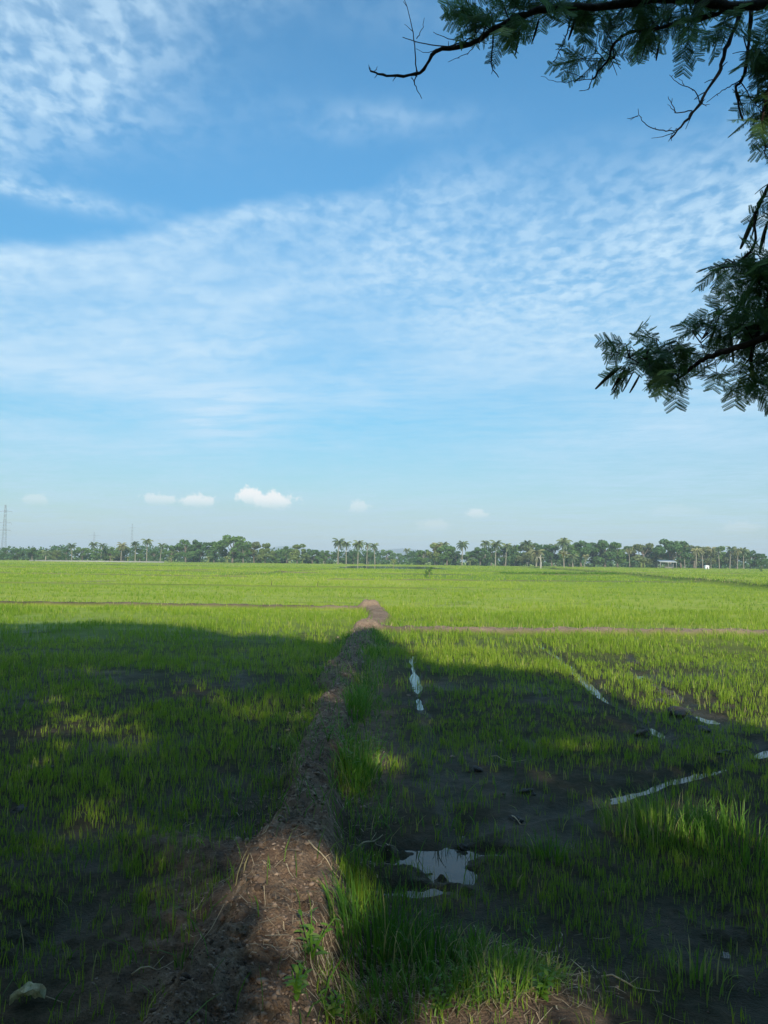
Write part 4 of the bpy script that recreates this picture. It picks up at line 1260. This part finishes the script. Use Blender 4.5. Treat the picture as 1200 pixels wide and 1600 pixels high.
def mast(px, top, d, label, arms, wb, bar):
    v_ = ray(px, 876); x_ = v_[0] / v_[1] * d; h_ = o_h(px, top, d)
    t_ = thing("lattice_mast", label, "pylon", (x_, d, 0), R(8), "power line pylons behind the tree line")
    fr = MB(); N = 12; w = lambda z: wb * (1 - .78 * z / h_) / 2
    for sx_, sy_ in ((1, 1), (1, -1), (-1, -1), (-1, 1)):
        fr.tube([(sx_ * w(z), sy_ * w(z), z) for z in np.linspace(0, h_, N + 1)], bar, 4)
    for k in range(N):
        z0, z1 = h_ * k / N, h_ * (k + 1) / N
        c0 = [(1, 1), (1, -1), (-1, -1), (-1, 1)]
        for i in range(4):
            a, b = c0[i], c0[(i + 1) % 4]
            fr.tube([(a[0] * w(z0), a[1] * w(z0), z0), (b[0] * w(z1), b[1] * w(z1), z1)], bar * .6, 3, cap=False)
            fr.tube([(b[0] * w(z0), b[1] * w(z0), z0), (a[0] * w(z1), a[1] * w(z1), z1)], bar * .6, 3, cap=False)
    link("tower_frame", fr.mesh("tower_frame"), M_steel, t_)
    for za, L in arms:
        am = MB(); z_ = h_ * za
        for sg in (-1, 1):
            am.tube([(0, 0, z_), (sg * L, 0, z_ + .1)], bar * 1.1, 4); am.tube([(0, 0, z_ + .9), (sg * L, 0, z_ + .1)], bar * .8, 4)
            am.tube([(sg * L, 0, z_ + .1), (sg * L, 0, z_ - 1.2)], bar * .8, 4)
        link("cross_arm", am.mesh("cross_arm"), M_steel, t_)


mast(5, 802, 520, "tall lattice pylon rising clear above the low trees at the frame edge", [(.87, 4.4), (.66, 4.2), (.52, 4.0)], 3.0, .075)
mast(146, 838, 900, "far hazy pylon tip just above the close pair of palms", [(.86, 7), (.68, 6)], 4, .055)
mast(205, 827, 800, "thin hazy mast standing between the brownish and the pale-trunked palms", [(.88, 3)], 3, .045)

# hills
prof = [(300, 876), (360, 868), (400, 862), (425, 855), (445, 852), (468, 855), (500, 859), (540, 863), (580, 861), (605, 858), (630, 856), (655, 859), (700, 864), (760, 869), (860, 876)]
D = 3000; rows = []
for k, (yy, f_) in enumerate([(D - 300, 0), (D - 150, .5), (D, 1), (D + 150, .55), (D + 300, 0)]):
    rows.append([((px - 600) / 1200 * D, yy, -.5 + f_ * ((HZ(px) - py) / 1200 * D + (5 * math.sin(px * .11) if 0 < f_ else 0) * f_ * (f_ != 1)) + 0) for px, py in
                 [(p, np.interp(p, [q[0] for q in prof], [q[1] + 0 for q in prof])) for p in range(300, 861, 10)]])
V_ = np.array(rows); ncol = V_.shape[1]; id_ = np.arange(5 * ncol).reshape(5, ncol)
F = np.stack([id_[:-1, :-1], id_[:-1, 1:], id_[1:, 1:], id_[1:, :-1]], -1).reshape(-1, 4)
link("hills", mk_mesh("hills", V_.reshape(-1, 3), F, None, True), flat_mat("hill_forest", (.05, .09, .05), .9, 0, .3, .01), kind="structure")

# ------------------------------------------------------------------ the overhanging tree
tree = thing("shade_tree", "overhanging tree with feathery leaves, pods and bare twigs, its shade covering the dike", "tree", (4.2, -3.4, 0))


def to_tree(a): return np.asarray(a, float) - np.array([4.2, -3.4, 0])


W2 = lambda w, y: w / 1200 * y / 2
LIMBS = [  # (pixel points, depth start, depth end, width start, width end)
    ([(1420, -120), (1320, -30), (1200, 8), (1150, 10), (1090, 0), (1024, 2), (944, 8), (848, 16), (816, 24), (763, 48), (736, 67), (683, 85), (656, 112), (613, 118), (579, 111)], 3.3, 3.9, 21, 3),
    ([(1160, 11), (1110, 26), (1072, 35), (1020, 45), (975, 55), (958, 75), (945, 100), (926, 124)], 3.45, 3.7, 9, 3),
    ([(1160, 14), (1133, 80), (1120, 117), (1093, 160), (1072, 187), (1048, 216)], 3.45, 3.2, 7, 3),
    ([(1174, 14), (1168, 69), (1157, 123), (1152, 144), (1160, 187)], 3.45, 3.4, 7, 3),
    ([(1480, 420), (1330, 470), (1210, 520), (1137, 550), (1104, 563), (1085, 574), (1061, 596), (1046, 606)], 3.0, 3.5, 15, 3),
    ([(1420, -110), (1330, 120), (1260, 300), (1215, 420), (1190, 500), (1175, 560), (1180, 600)], 3.2, 3.3, 15, 4),
    ([(1290, 210), (1225, 250), (1196, 300), (1184, 335), (1176, 380), (1150, 415)], 3.2, 3.3, 9, 3),
    ([(1320, 100), (1240, 110), (1205, 130), (1190, 190), (1196, 230)], 3.2, 3.4, 9, 3),
]
TWIGS = [
    ([(651, 119), (649, 80), (644, 40), (632, 0)], 3.85, 2.2), ([(651, 60), (658, 48), (663, 28)], 3.85, 1.5), ([(646, 50), (632, 38)], 3.85, 1.2),
    ([(653, 112), (648, 131), (659, 154)], 3.85, 2.2), ([(648, 131), (643, 120)], 3.85, 1.6), ([(579, 112), (576, 101)], 3.9, 1.8), ([(590, 115), (585, 122)], 3.9, 1.5), ([(585, 112), (590, 104)], 3.9, 1.5),
    ([(744, 53), (720, 68), (693, 72), (656, 67), (629, 58)], 3.85, 2.6), ([(736, 67), (700, 60), (677, 50)], 3.8, 1.8), ([(693, 72), (670, 82), (650, 76)], 3.85, 1.4),
    ([(745, 62), (735, 80), (720, 88), (700, 97)], 3.8, 1.6), ([(771, 50), (769, 80), (768, 104), (779, 121)], 3.8, 3), ([(768, 104), (775, 98)], 3.8, 1.6),
    ([(891, 32), (885, 52), (880, 69), (864, 97)], 3.7, 2.6), ([(880, 69), (868, 78)], 3.7, 1.8), ([(873, 82), (879, 90)], 3.7, 1.4),
    ([(926, 124), (900, 126), (870, 128), (845, 119)], 3.7, 1.4), ([(915, 120), (886, 112), (872, 102)], 3.7, 1.2), ([(926, 118), (920, 138), (906, 142)], 3.7, 1.6), ([(945, 95), (960, 92), (970, 108)], 3.7, 1.8),
    ([(1093, 160), (1085, 141), (1061, 131), (1046, 117)], 3.3, 1.9), ([(1093, 158), (1104, 166)], 3.3, 2), ([(1069, 133), (1060, 122)], 3.3, 1.2),
    ([(1081, 173), (1059, 176), (1050, 165), (1044, 151)], 3.3, 2.0), ([(1056, 175), (1043, 163)], 3.3, 1.4),
    ([(1056, 203), (1040, 204), (1019, 200), (1003, 188), (997, 170)], 3.25, 2.0), ([(997, 181), (980, 185)], 3.25, 1.6), ([(1055, 207), (1035, 214), (1018, 216)], 3.25, 1.4), ([(1050, 212), (1044, 221)], 3.25, 1.6),
    ([(1157, 125), (1140, 135), (1125, 144), (1104, 160)], 3.4, 2), ([(1157, 128), (1170, 148), (1179, 162), (1200, 182)], 3.4, 2), ([(1152, 144), (1160, 170), (1162, 190)], 3.4, 2),
    ([(1134, 551), (1120, 545), (1099, 539), (1060, 537), (1048, 536)], 3.4, 1.4), ([(1104, 560), (1096, 535), (1099, 528)], 3.4, 1.6), ([(1085, 574), (1100, 556), (1082, 553)], 3.4, 1.6),
    ([(1061, 596), (1058, 610), (1055, 615)], 3.4, 1.6), ([(1045, 590), (1020, 580), (990, 562), (965, 552), (961, 543)], 3.45, 2.6), ([(1020, 580), (1010, 560), (985, 552)], 3.45, 1.8), ([(1040, 575), (1030, 550)], 3.45, 1.6),
]
limb3 = []
for pts, d0, d1, w0, w1_ in LIMBS:
    n = len(pts); q = np.array([PY(px, py, d0 + (d1 - d0) * i / (n - 1)) for i, (px, py) in enumerate(pts)])
    r_ = np.random.default_rng(int(pts[0][0])); q[1:-1] += r_.normal(0, .006, (n - 2, 3))
    s3 = spline(q, 5); m_ = len(s3)
    s3[1:-1] += r_.normal(0, .0025, (m_ - 2, 3))
    rad = np.linspace(W2(w0, d0), W2(w1_, d1), m_) * (1 + .12 * r_.normal(0, 1, m_))
    mb = MB(); mb.tube(to_tree(s3), rad, 8); link("branch", mb.mesh("branch", True), M_bark, tree); limb3.append(s3)
tw_mb = MB(); twig3 = []
r_ = np.random.default_rng(77)
for pts, d_, w in TWIGS:
    q = np.array([PY(px, py, d_ + .03 * math.sin(i * 2.1 + px)) for i, (px, py) in enumerate(pts)]); s3 = spline(q, 4)
    s3[1:-1] += r_.normal(0, .002, (len(s3) - 2, 3))
    t_mb = MB(); t_mb.tube(to_tree(s3), np.linspace(W2(w, d_) * 1.05, W2(w, d_) * .45, len(s3)), 5); twig3.append(s3)
    link('twig', t_mb.mesh('twig'), M_bark, tree)
    if w > 1.5:                                            # little spurs and buds
        for k in range(1, len(s3) - 1, 2):
            if r_.random() < .5:
                dd_ = r_.normal(0, 1, 3); dd_ /= np.linalg.norm(dd_); tw_mb.tube(to_tree([s3[k], s3[k] + dd_ * r_.uniform(.01, .035)]), [W2(1.2, d_), W2(.8, d_)], 4)
for s3 in limb3:                                           # spurs on the limbs too
    for k in range(6, len(s3) - 1):
        if r_.random() < .35:
            dd_ = r_.normal(0, 1, 3); dd_[2] -= .4; dd_ /= np.linalg.norm(dd_); L = r_.uniform(.02, .10)
            tw_mb.tube(to_tree(spline([s3[k], s3[k] + dd_ * L * .5 + (0, 0, .004), s3[k] + dd_ * L], 3)), np.linspace(W2(1.8, 3.5), W2(1.0, 3.5), 7), 4)


# compound leaf template: twice-feathered
def leaf_template(seed, pairs=7, lf=11, coarse=False):
    r = np.random.default_rng(seed); V_, F_ = [], []
    n = 0
    L = 1.0
    def add(q):
        nonlocal n
        V_.extend(q); F_.append(tuple(range(n, n + 4))); n += 4
    rach = [np.array([t, 0, -.10 * t * t]) for t in np.linspace(0, 1, 6)]
    for a, b in zip(rach[:-1], rach[1:]): add([a + (0, -.008, 0), a + (0, .008, 0), b + (0, .006, 0), b + (0, -.006, 0)])
    for i in range(pairs):
        t = .16 + .84 * i / (pairs - 1); base = np.array([t, 0, -.10 * t * t])
        for sg in (-1, 1):
            pl = (.50 if not coarse else .55) * (1 - .35 * abs(t - .5) * 1.6) * r.uniform(.85, 1.1); ang = R(r.uniform(48, 66)) * sg
            d = np.array([math.cos(ang), math.sin(ang), -r.uniform(.05, .35)]); d /= np.linalg.norm(d)
            s_ = np.cross(d, (0, 0, 1)); s_ /= np.linalg.norm(s_); dn = np.array([0, 0, -1.0])
            fold = r.uniform(.0, .9)
            if coarse:
                w = .085
                add([base, base + d * pl * .5 + s_ * w, base + d * pl + dn * .05, base + d * pl * .5 - s_ * w])
                continue
            add([base - s_ * .004, base + s_ * .004, base + d * pl + s_ * .003, base + d * pl - s_ * .003])
            for k in range(lf):
                q = base + d * pl * (.08 + .92 * k / (lf - 1)); ll = .095 * (1 - .45 * (k / lf) ** 2) * r.uniform(.85, 1.1)
                for s2 in (-1, 1):
                    e = s_ * s2 * math.cos(fold) + d * .35 + dn * math.sin(fold); e /= np.linalg.norm(e); w_ = d * .021
                    add([q, q + e * ll * .45 - w_, q + e * ll, q + e * ll * .5 + w_])
    return np.array(V_), np.array(F_)


LT = [leaf_template(s) for s in (1, 2, 3)]
LM = [leaf_template(s, 6, 5) for s in (6, 7)]
LC = [leaf_template(s, 6, 0, True) for s in (4, 5)]


def rotmats(dirs, roll):
    x = dirs / (np.linalg.norm(dirs, axis=1)[:, None] + 1e-9)
    up = np.tile([0, 0, 1.0], (len(x), 1)); y = np.cross(up, x); y /= np.linalg.norm(y, axis=1)[:, None] + 1e-6; z = np.cross(x, y)
    c0, s0 = np.cos(roll)[:, None], np.sin(roll)[:, None]
    y2 = y * c0 + z * s0; z2 = z * c0 - y * s0
    return np.stack([x, y2, z2], 2)


def scatter(mb, tmpl, pos_, dirs, size, roll, tone):
    if not len(pos_): return
    Rm = rotmats(dirs, roll)
    V_, F_ = tmpl; n, k = len(pos_), len(V_)
    W = np.einsum('nij,kj->nki', Rm, V_) * size[:, None, None] + pos_[:, None, :]
    FF = (F_[None] + (np.arange(n) * k)[:, None, None]).reshape(-1, F_.shape[1])
    mb.add(W.reshape(-1, 3), FF, np.repeat(tone, k))


CL = [  # cx, cy, rx, ry, leaves, depth
    (722, 22, 30, 22, 16, 3.8), (755, 35, 35, 22, 34, 3.75), (795, 28, 38, 26, 52, 3.7), (838, 8, 45, 18, 40, 3.7), (770, -20, 80, 22, 50, 3.8), (800, 58, 26, 18, 16, 3.7),
    (880, 12, 40, 16, 34, 3.65), (905, 40, 26, 20, 20, 3.7), (930, 22, 40, 22, 38, 3.7), (985, 10, 50, 20, 44, 3.65), (920, 92, 28, 20, 24, 3.7), (960, 62, 30, 20, 24, 3.7), (1000, 72, 30, 22, 28, 3.65),
    (1030, 42, 40, 22, 36, 3.6), (1090, 22, 40, 22, 34, 3.55), (1060, 62, 30, 16, 12, 3.6), (1125, 50, 22, 18, 12, 3.5), (1080, -15, 120, 22, 60, 3.6), (1180, 95, 22, 26, 16, 3.45), (1195, 140, 18, 34, 24, 3.4), (1195, 185, 20, 22, 18, 3.4), (1230, 110, 40, 60, 50, 3.4),
    (1240, 40, 60, 40, 50, 3.4), (1205, 225, 14, 18, 8, 3.4), (1192, 262, 10, 12, 6, 3.35), (1240, 250, 34, 50, 36, 3.35), (1192, 318, 12, 12, 5, 3.3), (1196, 360, 20, 24, 18, 3.3), (1250, 350, 40, 60, 50, 3.3),
    (1120, 425, 18, 10, 6, 3.3), (1150, 425, 22, 16, 16, 3.3), (1138, 446, 20, 9, 8, 3.3), (1180, 412, 20, 22, 26, 3.3), (1180, 455, 22, 26, 36, 3.3), (1185, 500, 20, 24, 34, 3.3), (1220, 450, 30, 70, 80, 3.2),
    (1110, 500, 18, 12, 12, 3.3), (1130, 490, 20, 14, 18, 3.3), (1160, 495, 20, 20, 28, 3.3), (1150, 545, 22, 18, 22, 3.3), (1180, 545, 22, 26, 48, 3.3), (1220, 560, 40, 50, 90, 3.2), (1175, 585, 30, 14, 26, 3.3),
    (1130, 603, 26, 10, 12, 3.35), (1160, 612, 30, 13, 22, 3.3), (1195, 612, 24, 16, 24, 3.25), (1108, 545, 10, 10, 3, 3.3),
    (958, 558, 14, 10, 6, 3.5), (985, 563, 24, 15, 22, 3.5), (1015, 565, 24, 16, 26, 3.45), (1045, 555, 24, 14, 26, 3.45), (1075, 560, 14, 9, 7, 3.4), (1000, 592, 28, 14, 20, 3.45), (1035, 590, 26, 16, 26, 3.45), (1055, 600, 12, 12, 8, 3.4), (1030, 545, 14, 8, 8, 3.45),
]
allp = np.concatenate([s3[5:] for s3 in limb3] + [s3 for s3 in twig3])
fol = MB(); r_ = np.random.default_rng(5)
tips = []
for (cx, cy_, rx, ry, nl, dep) in CL:
    rx *= .72; ry *= .72; cy_ -= 8 if cy_ > 100 else 4
    if cx > 1100 and cy_ < 390: cx += 14
    if cx > 1100 and 380 < cy_ < 560: nl *= 1.0
    if cx > 1120 and 30 < cy_ < 270: nl *= 2.3
    if cx > 1100 and cy_ > 530: nl *= .72; cy_ -= 10
    if cx > 1100 and 250 < cy_ < 400: nl *= .5
    cc = PY(cx, cy_, dep); near = allp[np.argmin(np.linalg.norm(allp - cc, axis=1))]
    nl = int(nl * .52) + 1; ntw = max(2, nl // 4)
    for t_i in range(ntw):
        tgt = PY(cx + r_.uniform(-1, 1) * rx, cy_ + r_.uniform(-1, .8) * ry, dep + r_.normal(0, .14))
        mid = (near + tgt) / 2 + r_.normal(0, .02, 3) + (0, 0, .02)
        s3 = spline([near, mid, tgt], 5)
        tw_mb.tube(to_tree(s3), np.linspace(.0034, .0012, len(s3)), 4)
        k = max(1, round(nl / ntw))
        ii = r_.integers(len(s3) // 3, len(s3), k); p0 = s3[ii]
        out = (tgt - near); out /= np.linalg.norm(out) + 1e-6
        dirs = out * .5 + r_.normal(0, .55, (k, 3)); dirs[:, 2] -= .40 if cy_ > 100 else .35
        px_, py_, _ = to_px(p0)
        size = r_.uniform(.075, .14, k)
        for a in range(3):
            sel = (np.arange(k) % 3) == a
            scatter(fol, LT[a], to_tree(p0[sel]), dirs[sel], size[sel], r_.normal(0, .6, sel.sum()), np.clip(r_.normal(.45, .25, sel.sum()), 0, 1))
        tips.append(s3[-1])
o = link("foliage", fol.mesh("foliage"), M_feather, tree)
link("leaf_stems", tw_mb.mesh("leaf_stems"), M_bark, tree, kind="stuff")

# pods: flat hanging strips with swollen seeds
def pod_mesh(seed):
    r = np.random.default_rng(seed); K = 14; V_ = []; bend = r.uniform(-.12, .12)
    for i in range(K + 1):
        t = i / K; w = .055 * math.sin(math.pi * (.04 + .92 * t)) ** .45 * (1 + .06 * math.sin(i * 3.1)); th = .013 * (1 + .5 * math.sin(i * 3.1)) * (1 if 0 < i < K else .3)
        c0 = np.array([bend * t * t, 0, -t])
        V_ += [c0 + (w, 0, 0), c0 + (0, th, 0), c0 - (w, 0, 0), c0 - (0, th, 0)]
    F_ = [(4 * i + k, 4 * i + (k + 1) % 4, 4 * i + 4 + (k + 1) % 4, 4 * i + 4 + k) for i in range(K) for k in range(4)] + [(3, 2, 1, 0), (4 * K, 4 * K + 1, 4 * K + 2, 4 * K + 3)]
    return mk_mesh("seed_pod", np.array(V_), np.array(F_), {'tone': np.full(len(V_), .5)}, True)


pods = [pod_mesh(s) for s in range(3)]
PODS = [(962, 575, 934, 606), (972, 572, 938, 600), (978, 574, 956, 606), (975, 578, 961, 611), (990, 580, 974, 610), (985, 575, 969, 600), (1000, 585, 986, 612), (1046, 585, 1043, 615), (1016, 590, 1014, 612),
        (1182, 328, 1161, 384), (1185, 330, 1174, 372), (1200, 345, 1185, 392), (1198, 352, 1193, 390), (1120, 506, 1107, 541), (1128, 508, 1119, 539), (1130, 505, 1124, 544), (1136, 510, 1140, 560), (1140, 515, 1148, 562),
        (1165, 470, 1137, 485), (1160, 475, 1145, 494), (1168, 478, 1160, 497), (800, 48, 790, 76), (812, 45, 806, 82), (760, 40, 748, 66), (842, 30, 834, 62), (936, 40, 930, 78), (1000, 50, 996, 92), (1012, 55, 1004, 88), (1070, 40, 1064, 74), (1032, 60, 1024, 92), (900, 25, 890, 60), (716, 40, 711, 56)]
for i, (x0, y0, x1, y1) in enumerate(PODS):
    dep = 3.4 if x0 > 1100 or y0 > 250 else 3.65
    a, b = PY(x0, y0, dep), PY(x1, y1, dep + .02); L = np.linalg.norm(b - a)
    o = bpy.data.objects.new("seed_pod", pods[i % 3]); COL.objects.link(o); o.parent = tree
    if not pods[i % 3].materials: pods[i % 3].materials.append(M_pod)
    o.location = to_tree(a); q = Vector(b - a).to_track_quat('-Z', 'X'); o.rotation_euler = (q @ Quaternion((0, 0, 1), random.uniform(-.9, .9))).to_euler(); o.scale = (L * 1.1,) * 3

# ------------------------------------------------------------------ canopy that throws the shade
tan_e = math.tan(SUN_EL); hd = SUN_DIR[:2] / np.linalg.norm(SUN_DIR[:2])      # towards the sun
edge_px = [(-250, 978), (0, 976), (200, 974), (300, 981), (345, 992), (370, 998), (400, 993), (440, 997), (480, 1006), (520, 1009), (545, 998), (570, 990), (595, 1000), (625, 1018),
           (660, 1040), (690, 1046), (760, 1046), (850, 1054), (900, 1072), (950, 1092), (1000, 1110), (1060, 1118), (1130, 1126), (1200, 1146), (1400, 1190)]
EX, EY = [], []
for px, py in edge_px:
    q = P(px, py); EX.append(q[0]); EY.append(q[1])
order = np.argsort(EX); EX = np.array(EX)[order]; EY = np.array(EY)[order]
HOLES = [(450, 1335, 42, 22, 1), (420, 1375, 42, 28, .95), (500, 1365, 15, 25, .6), (470, 1410, 28, 32, .85), (470, 1480, 30, 25, .7), (460, 1535, 30, 22, .6), (480, 1590, 40, 18, .8), (385, 1400, 25, 30, .5), (278, 1345, 16, 8, .6),
         (190, 1126, 24, 7, .75), (145, 1082, 22, 6, .5), (130, 1120, 26, 12, .35), (200, 1262, 34, 15, .6), (150, 1255, 20, 12, .4), (300, 1070, 60, 10, .25), (370, 1090, 60, 14, .25), (350, 1170, 40, 16, .18), (80, 1300, 40, 16, .15),
         (1000, 1252, 62, 18, 1), (1055, 1278, 70, 22, 1), (1100, 1300, 50, 15, .5), (960, 1250, 30, 8, .7), (950, 1170, 60, 10, .55), (880, 1150, 50, 8, .35), (1110, 1200, 50, 7, .55), (1180, 1180, 30, 8, .6), (820, 1210, 50, 10, .3), (930, 1120, 30, 6, .35),
         (760, 1510, 50, 30, 1), (800, 1560, 75, 36, 1), (730, 1560, 30, 20, .6), (560, 1585, 60, 16, .85), (640, 1590, 50, 10, .4), (690, 1595, 60, 16, .8), (1075, 1512, 22, 14, .6), (870, 1590, 50, 16, .6), (990, 1590, 40, 12, .5),
         (820, 1465, 20, 12, .4), (540, 1200, 20, 20, .3), (480, 1110, 30, 18, .25), (500, 1040, 30, 10, .25), (1150, 1440, 30, 12, .3), (640, 1060, 30, 8, .3), (990, 1330, 30, 20, .2)]
r = np.random.default_rng(99)
N = 215000
gx = r.uniform(-17, 9, N); gy = r.uniform(-4, 21, N)
lim = np.interp(gx, EX, EY)
d_edge = lim + .12 * fbm(gx, gy, .5, 3, 5) - gy
ok = d_edge > 0
px_, py_, dep_ = to_px(np.stack([gx, gy, gx * 0 + .05], -1))
hole = np.zeros(N)
jx = fbm(gx, gy, .35, 3, 6) * 18; jy = fbm(gx, gy, .3, 3, 7) * 9
for (hx, hy, rx, ry, st) in HOLES:
    st = st if st >= .5 else st * 1.7
    dd_h = P(hx, hy)[1]; rx = rx + .11 * 1200 / dd_h; ry = ry + .17 * 1920 / dd_h ** 2
    q = ((px_ + jx - hx) / rx) ** 2 + ((py_ + jy - hy) / ry) ** 2
    hole = np.maximum(hole, np.where(gy > 1.5, st * np.exp(-np.clip(q, 0, 60) ** 2 * .35), 0))
thin = .84 + .5 * fbm(gx, gy, 1.2, 3, 17)
hole = np.maximum(hole, .85 * sst(.30, .48, fbm(gx, gy, .42, 2, 27)) * sst(.0, .25, fbm(gx, gy, 2.5, 2, 28)) * (gy > 3.5) * (d_edge > .6))
ok &= r.uniform(0, 1, N) < (1 - np.clip(hole * 1.5, 0, 1)) * np.clip(thin, .5, 1)
yc = r.uniform(-9.5, 2.2, N)                                   # where along the sun ray the leaf hangs
s_ = (gy - yc) / (-hd[1])                                      # horizontal run towards the sun
lx_ = gx + hd[0] * s_; z_ = s_ * tan_e
ok &= (s_ > 0) & (z_ > 1.9 + .5 * r.uniform(0, 1, N)) & (z_ < 12.5)
pos_ = np.stack([lx_, yc, z_], -1)
ux, uy, ud = to_px(pos_)
ok &= ~((yc > -.3) & (ux > -420) & (ux < 1620) & (uy > -330))
ok &= ~((np.abs(lx_) < 1.2) & (np.abs(yc) < 1.2) & (z_ < 3.2))
pos_ = pos_[ok]; lxk = pos_[:, 0]
print("canopy sprays", len(pos_))
isA = lxk > -2.6
n = len(pos_); dirs = r.normal(0, 1, (n, 3)); dirs[:, 2] = dirs[:, 2] * .4 - .3
size = r.uniform(.17, .28, n); roll = r.normal(0, .7, n); tone = np.clip(r.normal(.4, .2, n), 0, 1)


def canopy(sel, org):
    mb = MB()
    for a in range(2):
        nearv = (pos_[:, 1] > -1.3) & (pos_[:, 0] > -5) & (pos_[:, 0] < 7) & (pos_[:, 2] < 6)
        s2 = sel & ((np.arange(n) % 2) == a) & ~nearv; scatter(mb, LC[a], pos_[s2] - org, dirs[s2], size[s2], roll[s2], tone[s2])
        s2 = sel & ((np.arange(n) % 2) == a) & nearv; print('near sprays', s2.sum()); scatter(mb, LM[a], pos_[s2] - org, dirs[s2], size[s2] * .85, roll[s2], tone[s2])
    return mb


def skeleton(base, pts_, seed, k=26):
    r2 = np.random.default_rng(seed); tr = MB(); br = []
    top = pts_.mean(axis=0) + np.array([0, 0, 1.0]); b0 = np.array(base, float)
    sp = spline([b0 - (0, 0, .2), b0 + (.15, .1, 1.6), (b0 + top) / 2 + (0, 0, .4), top + (0, 0, 1.2)], 6)
    tr.tube(sp - b0, np.linspace(.24, .05, len(sp)), 10)
    for i in range(k):
        tgt = pts_[r2.integers(len(pts_))]; st = sp[r2.integers(len(sp) // 3, len(sp) - 2)]
        mid = (st + tgt) / 2 + (0, 0, .35) + r2.normal(0, .15, 3)
        q = spline([st, mid, tgt], 5)
        qx, qy, qd = to_px(q)
        if np.any((q[:, 1] > .1) & (qx > -60) & (qx < 1260) & (qy > -60)): continue
        if np.any(np.linalg.norm(q - (0, 0, 1.6), axis=1) < .8): continue
        bm_ = MB(); bm_.tube(q - b0, np.linspace(.06, .012, len(q)), 6); br.append(bm_)
    return tr, br


org = np.array([4.2, -3.4, 0])
tr, br = skeleton(org, pos_[isA], 1)
link("trunk", tr.mesh("trunk", True), M_bark, tree)
for b in br: link("branch", b.mesh("branch", True), M_bark, tree)
# limbs joining the hanging boughs to the trunk
for s3, w in ((limb3[0], .045), (limb3[4], .035), (limb3[5], .03)):
    a = np.array([4.3, -3.2, 3.6 if s3 is not limb3[4] else 2.9]); q = spline([a, (a + s3[0]) / 2 + (.5, 0, .35), s3[0]], 6)
    bm_ = MB(); bm_.tube(q - org, np.linspace(.08, W2(24, 3.2), len(q)), 8); link("branch", bm_.mesh("branch", True), M_bark, tree)
link("canopy", canopy(isA, org).mesh("canopy"), M_feather, tree)
org2 = np.array([-7.0, -6.0, 0])
tree2 = thing("roadside_tree", "dense tree standing behind the viewer whose shade falls on the paddy", "tree", tuple(org2))
tr, br = skeleton(org2, pos_[~isA], 2)
link("trunk", tr.mesh("trunk", True), M_bark, tree2)
for b in br: link("branch", b.mesh("branch", True), M_bark, tree2)
link("canopy", canopy(~isA, org2).mesh("canopy"), M_feather, tree2)

# ------------------------------------------------------------------ haze
HB = 3500
mb = MB(); mb.box((0, 0, 31), (2 * HB, 2 * HB, 66))
hz = mb.mesh("haze"); hz.attributes.remove(hz.attributes['tone'])
M_haze = bpy.data.materials.new("haze_air"); M_haze.use_nodes = True
nt = M_haze.node_tree; nt.nodes.clear()
vo = nt.nodes.new('ShaderNodeVolumePrincipled'); vo.inputs['Color'].default_value = (.80, .90, 1, 1); vo.inputs['Density'].default_value = .00045; vo.inputs['Anisotropy'].default_value = .0
mo = nt.nodes.new('ShaderNodeOutputMaterial'); nt.links.new(vo.outputs[0], mo.inputs['Volume'])
link("haze", hz, M_haze, kind="stuff", label="thin pale blue air haze over the fields", category="haze")
